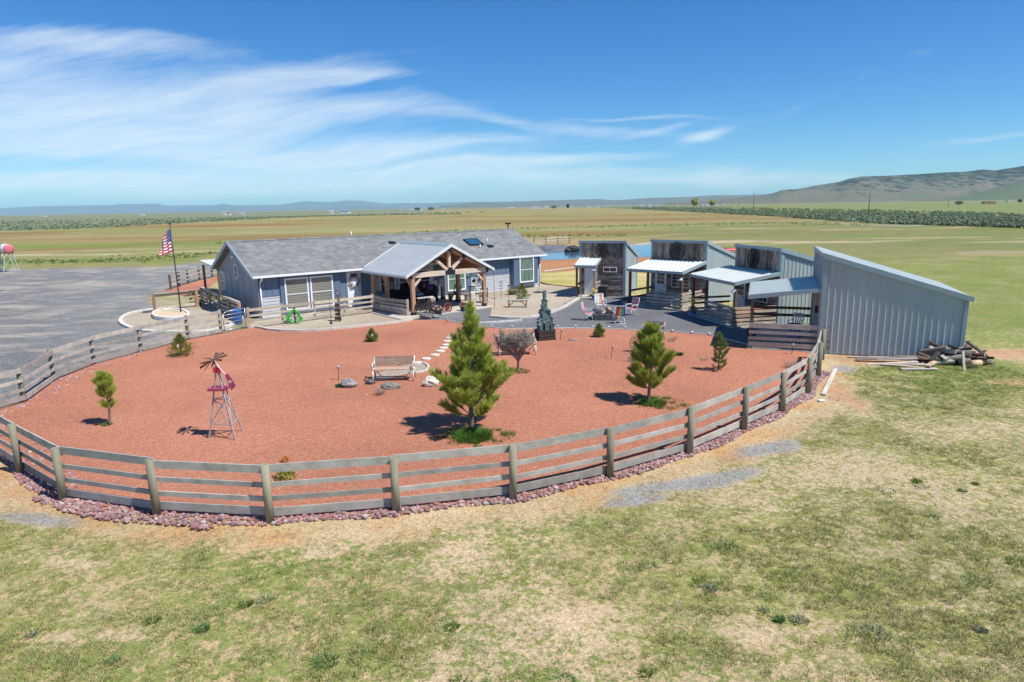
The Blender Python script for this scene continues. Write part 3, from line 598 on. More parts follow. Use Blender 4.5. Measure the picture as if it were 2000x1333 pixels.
for x,y in ((765,475),(957,482)):
    a,b_=RP(x,y);MB().T(Matrix.Translation((a,b_,zr(b_)+th))@Matrix.Rotation(sl,4,'X')).prism([(-.2,-.18,0),(-.2,.2,0),(-.2,.2,.05),(-.2,-.1,.16),(-.2,-.18,.14)],(.4,0,0)).build('roof_vent',black,hs_)
for x,y in ((952,474),(938,485),(686,461)):
    a,b_=RP(x,y);MB().cyl((a,b_,zr(b_)+.03),(a,b_,zr(b_)+th+.28),.04,n=8).build('vent_pipe',white,hs_)
# ------------------------------------------------------------ timber porch
pc=thing('timber_porch','open gabled timber porch with blue grey metal roof in front of the house','porch',(*A0,0),TH)
SL,SR=6.3,12.65;SM=(6.9+12.07)/2;PF=-5.98;PB=-.25;PZ=4.02;PE=2.36
kk=(PZ-PE)/(SM-SL)
def pslope(mb,t0,t1,o0,o1,side):
    xa=SL if side<0 else SR
    mb.prism([(xa,t0,PE+o0),(SM,t0,PZ+o0),(SM,t0,PZ+o1),(xa,t0,PE+o1)],(0,t1-t0,0))
for sd in (-1,1):
    r=MB();pslope(r,PF,PB,.0,.03,sd)
    n=int((PB-PF)/.30)
    for i in range(n+1):
        t=PF+.05+i*.30;pslope(r,t,t+.06,.03,.085,sd)
    r.build('roof_sheet',metal_blue,pc)
    c=MB();pslope(c,PF+.05,PB-.05,-.05,-.006,sd)
    for i in range(7):
        f_=.06+i*.15;xx=(SL if sd<0 else SR)+(SM-(SL if sd<0 else SR))*f_;zz=PE+(PZ-PE)*f_;c.box(xx-.04,xx+.04,PF+.06,PB-.06,zz-.15,zz-.055)
    c.build('board_ceiling',ceil,pc)
for sd in (-1,1):
    xa=SL-.02 if sd<0 else SR+.02
    for t in (PF-.04,PB): MB().prism([(xa,t,PE-.10),(SM,t,PZ-.10),(SM,t,PZ+.075),(xa,t,PE+.075)],(0,.04,0)).build('roof_edge',metal_pale,pc)
    MB().box(min(xa,xa-.03*sd),max(xa,xa-.03*sd),PF,PB,PE-.09,PE+.02).build('gutter',metal_pale,pc)
MB().prism([(SM-.2,PF,PZ-.03),(SM,PF,PZ+.10),(SM+.2,PF,PZ-.03)],(0,PB-PF,0)).build('ridge_cap',metal_trim,pc)
for i,(s,t) in enumerate(((6.9,-5.65),(6.85,-2.7),(6.85,-1.05),(12.07,-5.65),(12.0,-2.9),(12.0,-1.05))):
    p=MB().cbox(s,t,1.17,.21,.21,2.2).build('post',cedar,pc);MB().cbox(s,t,.14,.25,.25,.2).build('post_base',black,p)
bm_=MB().box(6.72,12.27,-5.77,-5.53,2.24,2.52).build('front_beam',palecedar,pc)
for s in (6.9,12.07): MB().box(s-.13,s+.13,-5.67,-.9,2.27,2.46).build('side_beam',cedar,pc)
for s,d in ((6.9,1),(12.07,-1)):
    MB().beam((s+.08*d,-5.65,1.72),(s+.62*d,-5.65,2.27),.12,.12).build('brace',palecedar,pc)
    MB().beam((s,-5.55,1.72),(s,-5.0,2.27),.12,.12).build('brace',cedar,pc)
for s,d in ((6.85,1),): MB().beam((s,-2.6,1.75),(s,-2.1,2.27),.1,.1).build('brace',cedar,pc)
MB().beam((SM,-5.65,2.5),(SM,-5.65,PZ-.2),.17,.17,(0,1,0)).build('king_post',palecedar,pc)
for d in (-1,1):
    MB().beam((SM+.16*d,-5.65,2.55),(SM+1.05*d,-5.65,PZ-1.05*kk-.18),.15,.17,(0,1,0)).build('strut',palecedar,pc)
    MB().beam((SM,-5.65,PZ-.22),((SL if d<0 else SR)-.2*d,-5.65,PE-.05),.16,.2,(0,1,0)).build('rafter',cedar,pc)
    MB().beam((SM,-3.,PZ-.2),((SL if d<0 else SR)-.2*d,-3.,PE-.04),.14,.16,(0,1,0)).build('rafter',cedar,pc)
    MB().beam((SM,-.5,PZ-.2),((SL if d<0 else SR)-.2*d,-.5,PE-.04),.14,.16,(0,1,0)).build('rafter',cedar,pc)
    MB().cyl((SM+1.03*d,-5.8,PZ-1.03*kk-.2),(SM+1.03*d,-5.5,PZ-1.03*kk-.2),.13,n=10).build('bracket',black,pc)
MB().box(SM-.34,SM+.34,-5.81,-5.77,2.25,2.52).prism([(SM-.2,-5.81,2.52),(SM+.2,-5.81,2.52),(SM+.12,-5.81,2.68),(SM-.12,-5.81,2.68)],(0,.04,0)).build('centre_plate',black,pc)
for s in (6.75,12.24): MB().box(s-.07,s+.07,-5.80,-5.50,2.2,2.56).build('bracket',black,pc)
MB().prism([(SM-.2,-5.80,PZ-.28),(SM+.2,-5.80,PZ-.28),(SM,-5.80,PZ-.1)],(0,.04,0)).blob((SM,-5.88,PZ-.33),.11,8,6,.05).build('gable_lamp',black,pc)
# back gable truss with white scrollwork
bk=MB().prism([(SL+.5,-.45,PE+.05),(SR-.5,-.45,PE+.05),(SM,-.45,PZ-.25)],(0,.05,0)).build('back_panel',mat('dark_panel',(.055,.03,.022),.8,var=.3),pc)
s_=MB();rd=random.Random(4)
def curl(cx,cz,r,t0,turns,sx=1):
    pts=[]
    for i in range(16):
        a=t0+turns*2*math.pi*i/15;rr=r*(1-.75*i/15);pts.append((cx+sx*rr*math.cos(a),-.50,cz+rr*math.sin(a)))
    s_.tube(pts,.018,4)
for i in range(9): curl(SL+1.1+i*.26,PE+.32+(.0 if i%2 else .16)+i*.05,.17,rd.uniform(0,6),1.2,1 if i%2 else -1)
for i in range(5): curl(SM+.6+i*.42,PE+.3+(.1 if i%2 else 0),.12,rd.uniform(0,6),1.1)
s_.build('scrollwork',mat('cream_iron',(.6,.55,.45),.6),pc)
MB().box(5.6,12.4,-6.35,-.15,0,.07).box(12.4,14.4,-3.6,-.1,0,.06).build('slab',concp,pc)
# porch rail: corner, side and front
def railrun(par,a,b,n,z0,z1,bw,mt_,npost=2,ph=None,pmat=None,pw=.12,round_=False,bt=.035,last=True,first=True):
    """boards along a-b on posts; each board and each post is a part"""
    ph=ph or z1+.04;pmat=pmat or mt_
    for i in range(npost):
        if (i==0 and not first) or (i==npost-1 and not last): continue
        t=i/(npost-1);x=a[0]+(b[0]-a[0])*t;y=a[1]+(b[1]-a[1])*t
        if round_: MB().cyl((x,y,-.05),(x+random.uniform(-.02,.02),y+random.uniform(-.02,.02),ph+random.uniform(-.02,.03)),pw/2,pw/2*.95,10).build('post',pmat,par)
        else: MB().cbox(x,y,ph/2,pw,pw,ph).build('post',pmat,par)
    L=math.dist(a,b);ux,uy=(b[0]-a[0])/L,(b[1]-a[1])/L;nx,ny=uy,-ux
    for k in range(n):
        z=z0+(z1-z0-bw[0])*k/(n-1) if n>1 else z0
        h=bw[1] if 0<k<n-1 else bw[0]
        for j in range(npost-1):
            t0_,t1_=j/(npost-1),(j+1)/(npost-1);off=pw/2+bt/2
            p=(a[0]+(b[0]-a[0])*t0_+nx*off+ux*.006,a[1]+(b[1]-a[1])*t0_+ny*off+uy*.006,z+h/2+random.uniform(-.014,.014));q_=(a[0]+(b[0]-a[0])*t1_+nx*off-ux*.006,a[1]+(b[1]-a[1])*t1_+ny*off-uy*.006,z+h/2+random.uniform(-.014,.014))
            MB().beam(p,q_,bt,h).build('rail',mt_,par)
pr=thing('porch_railing','weathered four board railing along the left side of the timber porch','railing')
c0=HL(6.55,-5.6);c1=HL(6.25,-2.9);c2=HL(6.55,-1.2)
railrun(pr,c1,c0,4,.16,.98,(.2,.14),bluewood,2,pw=.12);railrun(pr,c2,c1,4,.16,.98,(.2,.14),bluewood,2,pw=.12,last=False)
# short stub walls each side of the entrance
for (s,lb) in (((7.15,8.25),'short white topped rail of wagon wheels left of the porch entrance'),((11.0,12.0),'short white topped rail on the right of the porch entrance')):
    r=thing('entrance_rail',lb,'railing',(*A0,0),TH)
    MB().box(s[0],s[1],-5.74,-5.60,1.0,1.06).build('top_rail',mat('pale_rail',(.62,.6,.55),.7),r)
    ps=(s[1]-.1) if s[0]<8 else s[0]+.1
    MB().box(ps-.16,ps+.16,-5.83,-5.51,.07,1.0).build('post',bluewood,r)
# ------------------------------------------------------------ wagon wheels
def wheel_mb(r,spokes=14,mt_=None,hub=.09,rim=.035,wide=.06):
    m1_=MB();n=28
    for i in range(n):
        a=2*math.pi*i/n;b_=2*math.pi*(i+1)/n
        m1_.prism([((r-rim)*math.cos(a),-wide/2,(r-rim)*math.sin(a)),(r*math.cos(a),-wide/2,r*math.sin(a)),(r*math.cos(b_),-wide/2,r*math.sin(b_)),((r-rim)*math.cos(b_),-wide/2,(r-rim)*math.sin(b_))],(0,wide,0))
    m2_=MB()
    for i in range(spokes):
        a=2*math.pi*i/spokes;m2_.cyl((hub*.8*math.cos(a),0,hub*.8*math.sin(a)),((r-rim)*math.cos(a),0,(r-rim)*math.sin(a)),.026,.022,5,False)
    m3_=MB().cyl((0,-wide*.9,0),(0,wide*.9,0),hub,hub*.85,12);return m1_,m2_,m3_
def wheel(name,lb,loc,rz,r,mt_,tilt=0.,spokes=14,group=None,**k):
    t=thing(name,lb,'wagon wheel',loc,rz,group);t.rotation_euler=(tilt,0,rz)
    for q,nm in zip(wheel_mb(r,spokes,**k),('rim','spokes','hub')): q.build(nm,mt_,t)
    return t
wheelm=mat('wheel_wood',(.028,.024,.022),.85,var=.4,scale=6);wheelg=mat('wheel_grey',(.05,.045,.042),.85,var=.4,scale=6);wheelb=mat('wheel_brown',(.33,.18,.11),.8,var=.3,scale=6)
wheel('wagon_wheel','dark wagon wheel under the top rail left of the porch entrance',(*HL(7.35,-5.85),.53),TH,.46,wheelm,.08,12)
wheel('wagon_wheel','dark wagon wheel leaning beside the bench under the porch left rail',(*HL(7.95,-5.9),.48),TH+.1,.42,wheelg,.1,12)
# ------------------------------------------------------------ sheds
def shed(label,o,th,W,Zt,Ds,zk,facade,ribs=.23):
    """origin: front right corner; x along the front (to the right), y into the shed"""
    t=thing('storage_shed',label,'shed',(*o,0),th)
    # side and back walls
    s_=MB();s_.prism([(0,0,0),(0,Ds,0),(0,Ds,zk-.06),(0,0,Zt-.06)],(-.04,0,0));n=int(Ds/ribs)
    for i in range(1,n+1):
        y=i*Ds/(n+1);z=Zt+(zk-Zt)*y/Ds-.06
        s_.add([(0,y-.032,.02),(0,y+.032,.02),(.026,y+.016,.02),(.026,y-.016,.02),(0,y-.032,z),(0,y+.032,z),(.026,y+.016,z),(.026,y-.016,z)],[(0,4,7,3),(3,7,6,2),(2,6,5,1),(4,5,6,7)])
        for q in (1,2):
            yy=y+q*.23*Ds/(n+1)*1.4
            if yy<Ds-.05: z2=Zt+(zk-Zt)*yy/Ds-.06;s_.add([(0,yy-.012,.02),(.008,yy,.02),(0,yy+.012,.02),(0,yy-.012,z2),(.008,yy,z2),(0,yy+.012,z2)],[(0,3,4,1),(1,4,5,2)])
    s_.build('side_wall',metal_wall,t)
    l=MB();l.prism([(-W,0,0),(-W,Ds,0),(-W,Ds,zk-.06),(-W,0,Zt-.06)],(.04,0,0))
    for i in range(1,n+1): y=i*Ds/(n+1);l.box(-W-.03,-W,y-.02,y+.02,.02,Zt+(zk-Zt)*y/Ds-.07)
    l.build('side_wall',metal_wall,t);MB().box(-W+.041,-.041,Ds-.04,Ds,0,zk-.08).build('back_wall',metal_wall,t)
    r=MB();r.prism([(-W-.09,-.06,Zt-.02),(-W-.09,Ds+.12,zk-.055),(-W-.09,Ds+.12,zk-.015),(-W-.09,-.06,Zt+.02)],(W+.18,0,0))
    k=int(W/.3)
    for i in range(k+1):
        x=-W-.05+i*(W+.1)/k;r.prism([(x-.02,0,Zt+.018),(x-.02,Ds+.1,zk-.017),(x-.02,Ds+.1,zk+.008),(x-.02,0,Zt+.043)],(.04,0,0))
    r.build('roof',metal_pale,t)
    tr=MB()
    tr.box(-W-.1,.1,-.10,-.04,Zt-.12,Zt+.05)
    for x in (-W-.1,.062): tr.prism([(x,-.04,Zt-.16),(x,Ds+.14,zk-.20),(x,Ds+.14,zk),(x,-.04,Zt+.048)],(.04,0,0))
    tr.box(-.12,.05,-.045,.0,0,Zt-.12);tr.box(.001,.055,.0,.14,0,Zt-.14);tr.box(.001,.055,Ds-.14,Ds,0,zk-.2);tr.box(-W-.05,-W+.10,-.045,0,0,Zt-.12)
    tr.build('corner_trim',metal_trim,t)
    if facade=='barn':
        zs=Zt-1.12;f_=MB();x=-W+.105;rd=random.Random(int(W*100))
        while x<-.13:
            w_=min(rd.uniform(.13,.22),-.125-x);f_.box(x,x+w_-.012,-.03-rd.uniform(0,.014),0,zs,Zt-.13);x+=w_
        f_.build('upper_boards',barnv,t)
        f_=MB();z=.05
        while z<zs-.02: h=min(.2,zs-z);f_.box(-W+.105,-.125,-.03-rd.uniform(0,.014),0,z,z+h-.014);z+=h
        f_.box(-W+.1,-.12,-.012,-.001,0,Zt-.13);f_.build('front_boards',barnh,t)
    else:
        f_=MB();f_.box(-W+.1,-.12,-.03,0,0,Zt-.13)
        for i in range(int(W/.23)): x=-W+.2+i*.23;f_.box(x-.02,x+.02,-.055,-.03,0,Zt-.14)
        f_.build('front_wall',metal_wall,t)
    return t
def awning(t,x0,x1,D,zb,zf,rib=.27):
    r=MB();n=int((x1-x0)/rib)
    r.prism([(x0,-.06,zb),(x0,-D,zf),(x0,-D,zf+.03),(x0,-.06,zb+.03)],(x1-x0,0,0))
    for i in range(n+1):
        x=x0+.03+i*(x1-x0-.06)/n;r.prism([(x-.03,-.06,zb+.03),(x-.03,-D,zf+.03),(x-.03,-D,zf+.075),(x-.03,-.06,zb+.075)],(.05,0,0))
    o=r.build('porch_roof',metal_pale,t)
    e=MB();e.box(x0-.03,x1+.03,-D-.03,-D,zf-.12,zf+.035)
    for x in (x0-.03,x1): e.prism([(x,-.05,zb-.1),(x,-D,zf-.12),(x,-D,zf+.06),(x,-.05,zb+.07)],(.03,0,0))
    e.build('edge_trim',metal_trim if x1-x0<3.5 else metal_trim,o)
    b_=MB().box(x0+.1,x1-.1,-D+.08,-D+.2,zf-.16,zf-.01)
    n=max(3,int((x1-x0)/.6))
    for i in range(n):
        x=x0+.15+i*(x1-x0-.3)/(n-1);b_.prism([(x-.025,-.08,zb-.12),(x-.025,-D+.2,zf-.10),(x-.025,-D+.2,zf-.005),(x-.025,-.08,zb-.005)],(.05,0,0))
    b_.build('rafters',ceil,t)
def lrun(t,a,b,n,z0,z1,bw,mt_,npost=2,pm=None,**k): railrun(t,a,b,n,z0,z1,bw,mt_,npost,pmat=pm or brownwood,**k)
# shed 1
# ------------------------------------------------------------ shed 1
def sdoor(t,x0,x1,z0,z1,lite=False):
    d=MB().box(x0,x1,-.05,-.03,z0,z1).box(x0-.06,x0,-.06,-.03,z0,z1+.06).box(x1,x1+.06,-.06,-.03,z0,z1+.06).box(x0,x1,-.06,-.03,z1,z1+.06).build('door',white,t)
    if lite:
        g_=MB();cw=(x1-x0-.2)/3;zt=z1-.14
        for i in range(3):
            for j in range(3): g_.box(x0+.1+i*cw+.015,x0+.1+(i+1)*cw-.015,-.056,-.05,zt-(j+1)*.27+.015,zt-j*.27-.015)
        g_.build('pane',darkglass,d)
    MB().cyl((x1-.08,-.05,z0+.95),(x1-.08,-.11,z0+.95),.03,n=8).build('handle',black,d)
def flood(t,x,y,z,nm='flood_light'): MB().prism([(x-.09,y,z),(x+.09,y,z),(x+.12,y-.14,z-.10),(x-.12,y-.14,z-.10)],(0,.0,.05)).cbox(x,y+.03,z+.03,.08,.08,.1).build(nm,white,t)
sh1=shed('small tall fronted storage shed with narrow white door and short awning, nearest the house',(7.79,45.46),-.39,3.17,3.76,3.93,2.6,'barn')
awning(sh1,-3.13,-1.66,1.46,2.6,2.2)
sdoor(sh1,-2.78,-2.0,.08,2.1);window(sh1,-1.03,-.035,1.84,.86,.25,darkglass,'v',.05)
for x in (-3.02,-1.78): MB().cbox(x,-1.32,1.06,.12,.12,2.1).build('post',brownwood if x<-2 else cedar,sh1)
MB().cbox(-2.72,-1.3,.5,.09,.09,1.).build('post',cedar,sh1)
for z in (.15,.42,.69,.94): MB().box(-1.73,-1.69,-1.34,-.05,z,z+.15).build('rail',bluewood,sh1)
for z in (.88,): MB().box(-3.05,-2.7,-1.36,-1.32,z,z+.12).build('rail',brownwood,sh1)
MB().box(-3.05,-3.01,-1.3,-.05,.85,.97).build('rail',brownwood,sh1);MB().box(-3.3,-1.5,-1.7,-.05,0,.06).build('step',concp,sh1)
MB().cbox(-2.1,-.12,1.72,.14,.12,.3).build('lantern',black,sh1);flood(sh1,-1.78,-1.38,1.98)
def onshed(o,th,x,y,z=0.):
    c_,s_=math.cos(th),math.sin(th);return (o[0]+x*c_-y*s_,o[1]+x*s_+y*c_,z)
O1,T1=(7.79,45.46),-.39;O2,T2=(11.85,40.43),-.811;O3,T3=(13.6,33.55),-1.351;O4,T4=(12.75,27.1),-1.925
wheel('wagon_wheel','weathered wagon wheel with broken spokes hung on the smallest shed front',onshed(O1,T1,-1.68,-.12,3.17),T1,.42,wheelm,0,7)
# shed 2
sh2=shed('middle storage shed with a wooden railed porch, green cloth table behind the rail',O2,T2,3.91,3.94,4.9,2.5,'barn')
awning(sh2,-3.91,.03,2.65,2.71,2.28)
for x in (-3.78,-2.45,-.1): MB().cbox(x,-2.5,1.1,.13,.13,2.2).build('post',brownwood,sh2)
sdoor(sh2,-3.55,-2.8,.1,2.1,True);window(sh2,-1.7,-.035,1.5,1.2,.85,darkglass,'g',.05)
MB().box(-3.95,.1,-2.72,-.05,0,.09).build('slab',concp,sh2)
for k in range(5): z=.13+k*.2;MB().box(-2.45,-.03,-2.61,-2.57,z,z+.125).build('rail',greywood,sh2);MB().box(-.035,.005,-2.56,-.05,z,z+.125).build('rail',bluewood,sh2)
for z in (.42,.86): MB().box(-3.86,-3.82,-2.5,-.05,z,z+.12).build('rail',brownwood,sh2)
flood(sh2,-.1,-2.57,1.9)
wheel('wagon_wheel','large grey wagon wheel hung on the front of the middle shed',onshed(O2,T2,-2.0,-.12,3.32),T2,.54,wheelg,0,16)
# shed 3
sh3=shed('storage shed with wooden railed porch holding an orange garden cart',O3,T3,4.14,3.9,4.9,2.5,'barn')
awning(sh3,-4.6,.03,2.52,2.66,2.28)
for x in (-4.48,-3.0,-.1): MB().cbox(x,-2.38,1.1,.13,.13,2.2).build('post',brownwood,sh3)
sdoor(sh3,-3.85,-3.05,.1,2.1,True);window(sh3,-1.4,-.035,1.5,1.0,.85,darkglass,'g',.05)
MB().box(-4.6,.1,-2.6,-.05,0,.09).build('slab',concp,sh3)
for k in range(5): z=.13+k*.2;MB().box(-3.0,-.03,-2.49,-2.45,z,z+.125).build('rail',greywood,sh3);MB().box(-.035,.005,-2.44,-.05,z,z+.125).build('rail',bluewood,sh3)
for z in (.3,.6,.9): MB().box(-4.55,-4.51,-2.4,-.05,z,z+.11).build('rail',brownwood,sh3)
flood(sh3,-.1,-2.45,1.9)
wheel('wagon_wheel','near black wagon wheel hung on the shed front above the orange cart',onshed(O3,T3,-2.3,-.12,3.28),T3,.52,wheelm,0,16)
# shed 4
sh4=shed('large corrugated steel lean-to shed with sloping roof and low side porch beside the cinder yard',O4,T4,4.86,4.10,5.156,2.52,'steel',.245)
awning(sh4,-4.86,.0,2.82,2.64,2.3)
for x in (-.12,-4.7): MB().cbox(x,-2.66,1.1,.14,.14,2.2).build('post',brownwood,sh4)
for z,h in ((.14,.2),(.44,.13),(.70,.13),(.96,.2)): MB().box(-.03,.01,-2.75,.45,z,z+h).build('rail',greywood,sh4)
for z in (.75,1.1): MB().box(-4.78,-4.74,-2.6,-.05,z,z+.13).build('rail',brownwood,sh4)
MB().box(-4.8,.05,-2.8,-.05,0,.06).build('slab',concp,sh4)
MB().box(-3.3,-2.2,-.05,-.03,.1,2.1).build('door',metal_trim,sh4)
MB().cbox(-.6,-.12,1.75,.14,.12,.3).build('lantern',black,sh4)
# ------------------------------------------------------------ fences
yf=thing('yard_fence','long curved grey four board fence on round posts enclosing the red cinder yard','fence',(0,0,0))
FT=lambda a,b,h=1.22,first=True,last=False,n=4,m_=greywood,pm=postwood: railrun(yf,a,b,n,.09,h-.03,(.17,.105),m_,2,ph=h,pmat=pm,pw=.17,round_=True,first=first,last=last)
pts_=frontposts+leftcorner+back
rd=random.Random(3)
for i in range(len(pts_)-1): FT(pts_[i],pts_[i+1],1.22+rd.uniform(-.01,.03),True,i==len(pts_)-2)
ff=thing('garden_fence','straight grey four board fence in front of the house window','fence')
a_=gateB;b_=G(727,576,1.1);railrun(ff,a_,b_,4,.08,1.08,(.16,.11),bluewood,5,ph=1.14,pmat=bluewood,pw=.11)
ef=thing('entry_fence','weathered board fence with flat cap rail along the path past the gable end','fence')
a_=(-15.5,37.6);b_=(-21.3,45.6);railrun(ef,a_,b_,4,.1,1.06,(.16,.12),bluewood,5,ph=1.1,pmat=cedar,pw=.12);MB().beam((*a_,1.13),(*b_,1.13),.17,.04).build('cap_rail',bluewood,ef)
ef=thing('entry_fence','short weathered board fence with flat cap rail behind the flagpole bed','fence')
a_=(-22.75,42.1);b_=(-20.9,44.0);railrun(ef,b_,a_,4,.1,1.06,(.16,.12),bluewood,2,ph=1.1,pmat=cedar,pw=.14);MB().beam((*a_,1.13),(*b_,1.13),.17,.04).build('cap_rail',bluewood,ef)
bf=thing('back_fence','curved three board fence at the far left of the house','fence');P_=px((334,566),(351,560),(368,555),(390,548),(415,542),(440,537))
for i in range(5): railrun(bf,P_[i],P_[i+1],3,.35,1.15,(.15,.13),greywood,2,ph=1.22,pmat=brownwood,pw=.14,last=i==4)
bf=thing('pond_fence','distant two board fence beyond the pond','fence');P_=px((1020,481),(1043,480),(1066,479),(1089,477),(1112,476))
for i in range(4): railrun(bf,P_[i],P_[i+1],3,.2,1.2,(.2,.15),bluewood,2,ph=1.35,pmat=brownwood,pw=.2,last=i==3)
gt=thing('tube_gate','galvanised tube gate between yard fence and garden fence','gate')
gx,gy=gateA[0]+.15,gateA[1]+.02;hx,hy=gateB[0]-.12,gateB[1]-.1;f=MB()
f.tube([(gx,gy,.15),(gx,gy,1.0),(gx+.12,gy+.16,1.12),(hx,hy,1.12),(hx,hy,.15),(gx,gy,.15)],.028,6);f.build('frame',galv,gt)
for z in (.34,.53,.74,.93): MB().cyl((gx,gy,z),(hx,hy,z),.018,n=6).build('bar',galv,gt)
# ------------------------------------------------------------ small helpers for things
def M_(n,c,r=.6,**k): return mat(n,c,r,**k)
pink=M_('red_webbing',(.72,.09,.12));wht=M_('white_paint',(.8,.8,.8),.4);blue=M_('blue_drum',(.02,.10,.32),.35);teal=M_('teal_paint',(.085,.15,.155),.8,var=.35,scale=8)
redp=M_('red_paint',(.55,.03,.04),.45);org=M_('orange_paint',(.72,.13,.03),.45);dk=M_('dark_cloth',(.02,.02,.022),.9,var=.4);terra=M_('terracotta',(.35,.15,.09),.8)
def lawnchair(lb,loc,rz,webs,group):
    """folding tube chair facing -y"""
    t=thing('lawn_chair',lb,'lawn chair',loc,rz,group);f=MB();w=.27
    for s in (-1,1):
        f.tube([(s*w,-.28,.02),(s*w,-.22,.38),(s*w,-.12,.62)],.013,5);f.tube([(s*w,-.25,.36),(s*w,.20,.36),(s*w,.36,.98)],.013,5)
        f.tube([(s*w,.30,.02),(s*w,-.18,.40)],.013,5);f.tube([(s*w,.10,.36),(s*w,.28,.60)],.01,5)
    f.cyl((-w,.36,.98),(w,.36,.98),.013,n=5).cyl((-w,.30,.02),(w,.30,.02),.013,n=5).cyl((-w,-.28,.02),(w,-.28,.02),.013,n=5);f.build('frame',wht,t)
    for s in (-1,1): MB().box(s*w-.03,s*w+.03,-.22,.24,.60,.63).build('armrest',wht,t)
    back=MB();seat=MB();m_=webs
    if len(m_)==2:
        for i in range(6):
            z=.42+i*.092;y=.22+(z-.36)*.258;back.cur=0;back.beam((-w,y-.005,z),(w,y-.005,z),.012,.066,(0,0,1))
        for i in range(5): seat.box(-w,w,-.22+i*.088,-.22+i*.088+.062,.362,.374)
        back.cur=1;seat.cur=1
        for i in (-1,0,1): back.beam((i*.14,.228,.40),(i*.14,.36,.94),.05,.008,(0,1,0));seat.box(i*.14-.015,i*.14+.015,-.24,.2,.376,.38)
    else:
        for i in range(len(m_)):
            x=-w+.03+i*(2*w-.06)/(len(m_)-1);back.cur=i;seat.cur=i;back.beam((x,.20,.42),(x,.345,.96),.076,.01,(0,1,0));seat.box(x-.038,x+.038,-.24,.2,.362,.374)
    back.build('backrest',m_,t);seat.build('seat',m_,t);return t
rb=[M_('web_'+n,c) for n,c in (('blue',(.03,.10,.50)),('sky',(.10,.35,.55)),('green',(.15,.35,.20)),('yellow',(.75,.45,.08)),('orange',(.75,.22,.05)),('red',(.60,.04,.06)),('violet',(.20,.05,.30)))]
rb2=[M_('web_'+n,c) for n,c in (('white1',(.75,.8,.82)),('aqua',(.35,.62,.70)),('cream',(.78,.74,.62)),('peach',(.8,.42,.25)),('coral',(.75,.2,.15)),('white2',(.78,.8,.8)))]
GR='folding lawn chairs round the fire pit'
lawnchair('red and white striped folding chair left of the fire pit, seen from its side',(*G(1149,626),0.0),R_(75),[pink,wht],GR)
lawnchair('red and white folding chair right of the fire pit beside the middle shed',(*G(1233,616),0.),R_(-60),[pink,wht],GR)
lawnchair('pale rainbow striped folding chair behind the fire pit',(*G(1173,607),0.),R_(12),rb2,GR)
lawnchair('bright blue to red striped folding chair with its back to the yard',(*G(1209,632),0.),R_(186),rb,GR)
fx,fy=G(1180,623)
fp=thing('fire_pit','low square fire pit of grey blocks with black bowl between the lawn chairs','fire pit',(fx,fy,0),R_(-8))
blk=M_('dark_block',(.09,.095,.10),.85,var=.3)
f=MB()
for lay in range(3):
    for i in range(4):
        for s in (-1,1):
            o_=.0 if lay%2 else .06
            f.box(-.6+i*.3+o_,-.6+i*.3+.28+o_,s*.6-.1,s*.6+.1,lay*.12,lay*.12+.11);f.box(s*.6-.1,s*.6+.1,-.48+i*.24,-.48+i*.24+.22,lay*.12,lay*.12+.112)
f.build('block_wall',blk,fp);MB().lathe([(.5,.36),(.46,.37),(.4,.2),(.2,.12),(0,.12)],n=18).build('fire_bowl',black,fp)
fw=M_('split_log',(.52,.38,.24),.9,var=.35,scale=5);bark=M_('bark',(.12,.08,.055),.95,var=.5,scale=7)
for i,(x,y,rz,el,lb) in enumerate(((.1,.05,.4,.5,'pale split log leaning in the fire pit'),(.25,-.1,2.2,.6,'darker split log standing at the back of the fire pit'))):
    o=MB().prism([(-.25,-.07,-.02),(-.25,.07,-.02),(-.25,0,.10)],(.55,0,0)).build('firewood_log',fw if i==0 else bark,loc=(fx+x,fy+y,.42),rot=(0,-el,rz));tag(o,lb,'log')
MB()
def tapered(name,lb,cat,loc,prof,mt_,n=14,group=None):
    o=MB().lathe(prof,n=n).build(name,mt_,loc=loc);return tag(o,lb,cat,group)
def potplant(lb,loc,r,h,pm,fcol,n=60,leaf=(.07,.16,.04),spread=.28,hh=.3,seed=1,sun_=0):
    t=thing('flower_pot',lb,'flower pot',loc);p=MB().lathe([(r*.75,0),(r,h),(r*1.08,h),(r*1.08,h-.03),(r*.9,h-.03),(0,h-.04)],n=14)
    p.f.append(tuple(range(0,14*6,6)));p.mi.append(0);p.sm.append(False);p.build('pot',pm,t)
    rd=random.Random(seed);lf=MB();fl=MB()
    for i in range(n):
        a=rd.uniform(0,6.28);q=spread*math.sqrt(rd.random());z=h+rd.uniform(0,hh)*(1-q/spread*.6);x,y=q*math.cos(a),q*math.sin(a)
        d=Vector((rd.uniform(-1,1),rd.uniform(-1,1),rd.uniform(-.2,1))).normalized()*.09;e=Vector((rd.uniform(-1,1),rd.uniform(-1,1),rd.uniform(-1,1))).normalized()*.03
        c_=Vector((x,y,z));lf.add([c_-d,c_+e,c_+d,c_-e],[(0,1,2,3)])
        if i%2==0:
            c_=Vector((x,y,z+.05));s=.035;ax=Vector((rd.uniform(-.5,.5),rd.uniform(-1,.2),1)).normalized();u_=ax.orthogonal().normalized();v_=ax.cross(u_)
            fl.add([c_+u_*s*math.cos(k*1.257)+v_*s*math.sin(k*1.257) for k in range(5)],[(0,1,2,3,4)])
    for k in range(sun_):
        x,y=rd.uniform(-.1,.1),rd.uniform(-.1,.1);z=h+.35+k*.14;lf.cyl((x*.3,y*.3,h),(x,y,z),.012,n=5);c_=Vector((x,y-.02,z));fl.add([c_+Vector((.10*math.cos(j*.785),-.02,.10*math.sin(j*.785))) for j in range(8)],[tuple(range(8))])
    lf.build('leaves',M_('pot_leaf'+str(seed),leaf,.7),t);fl.build('flowers',M_('petal'+lb[:14],fcol,.6),t);return t
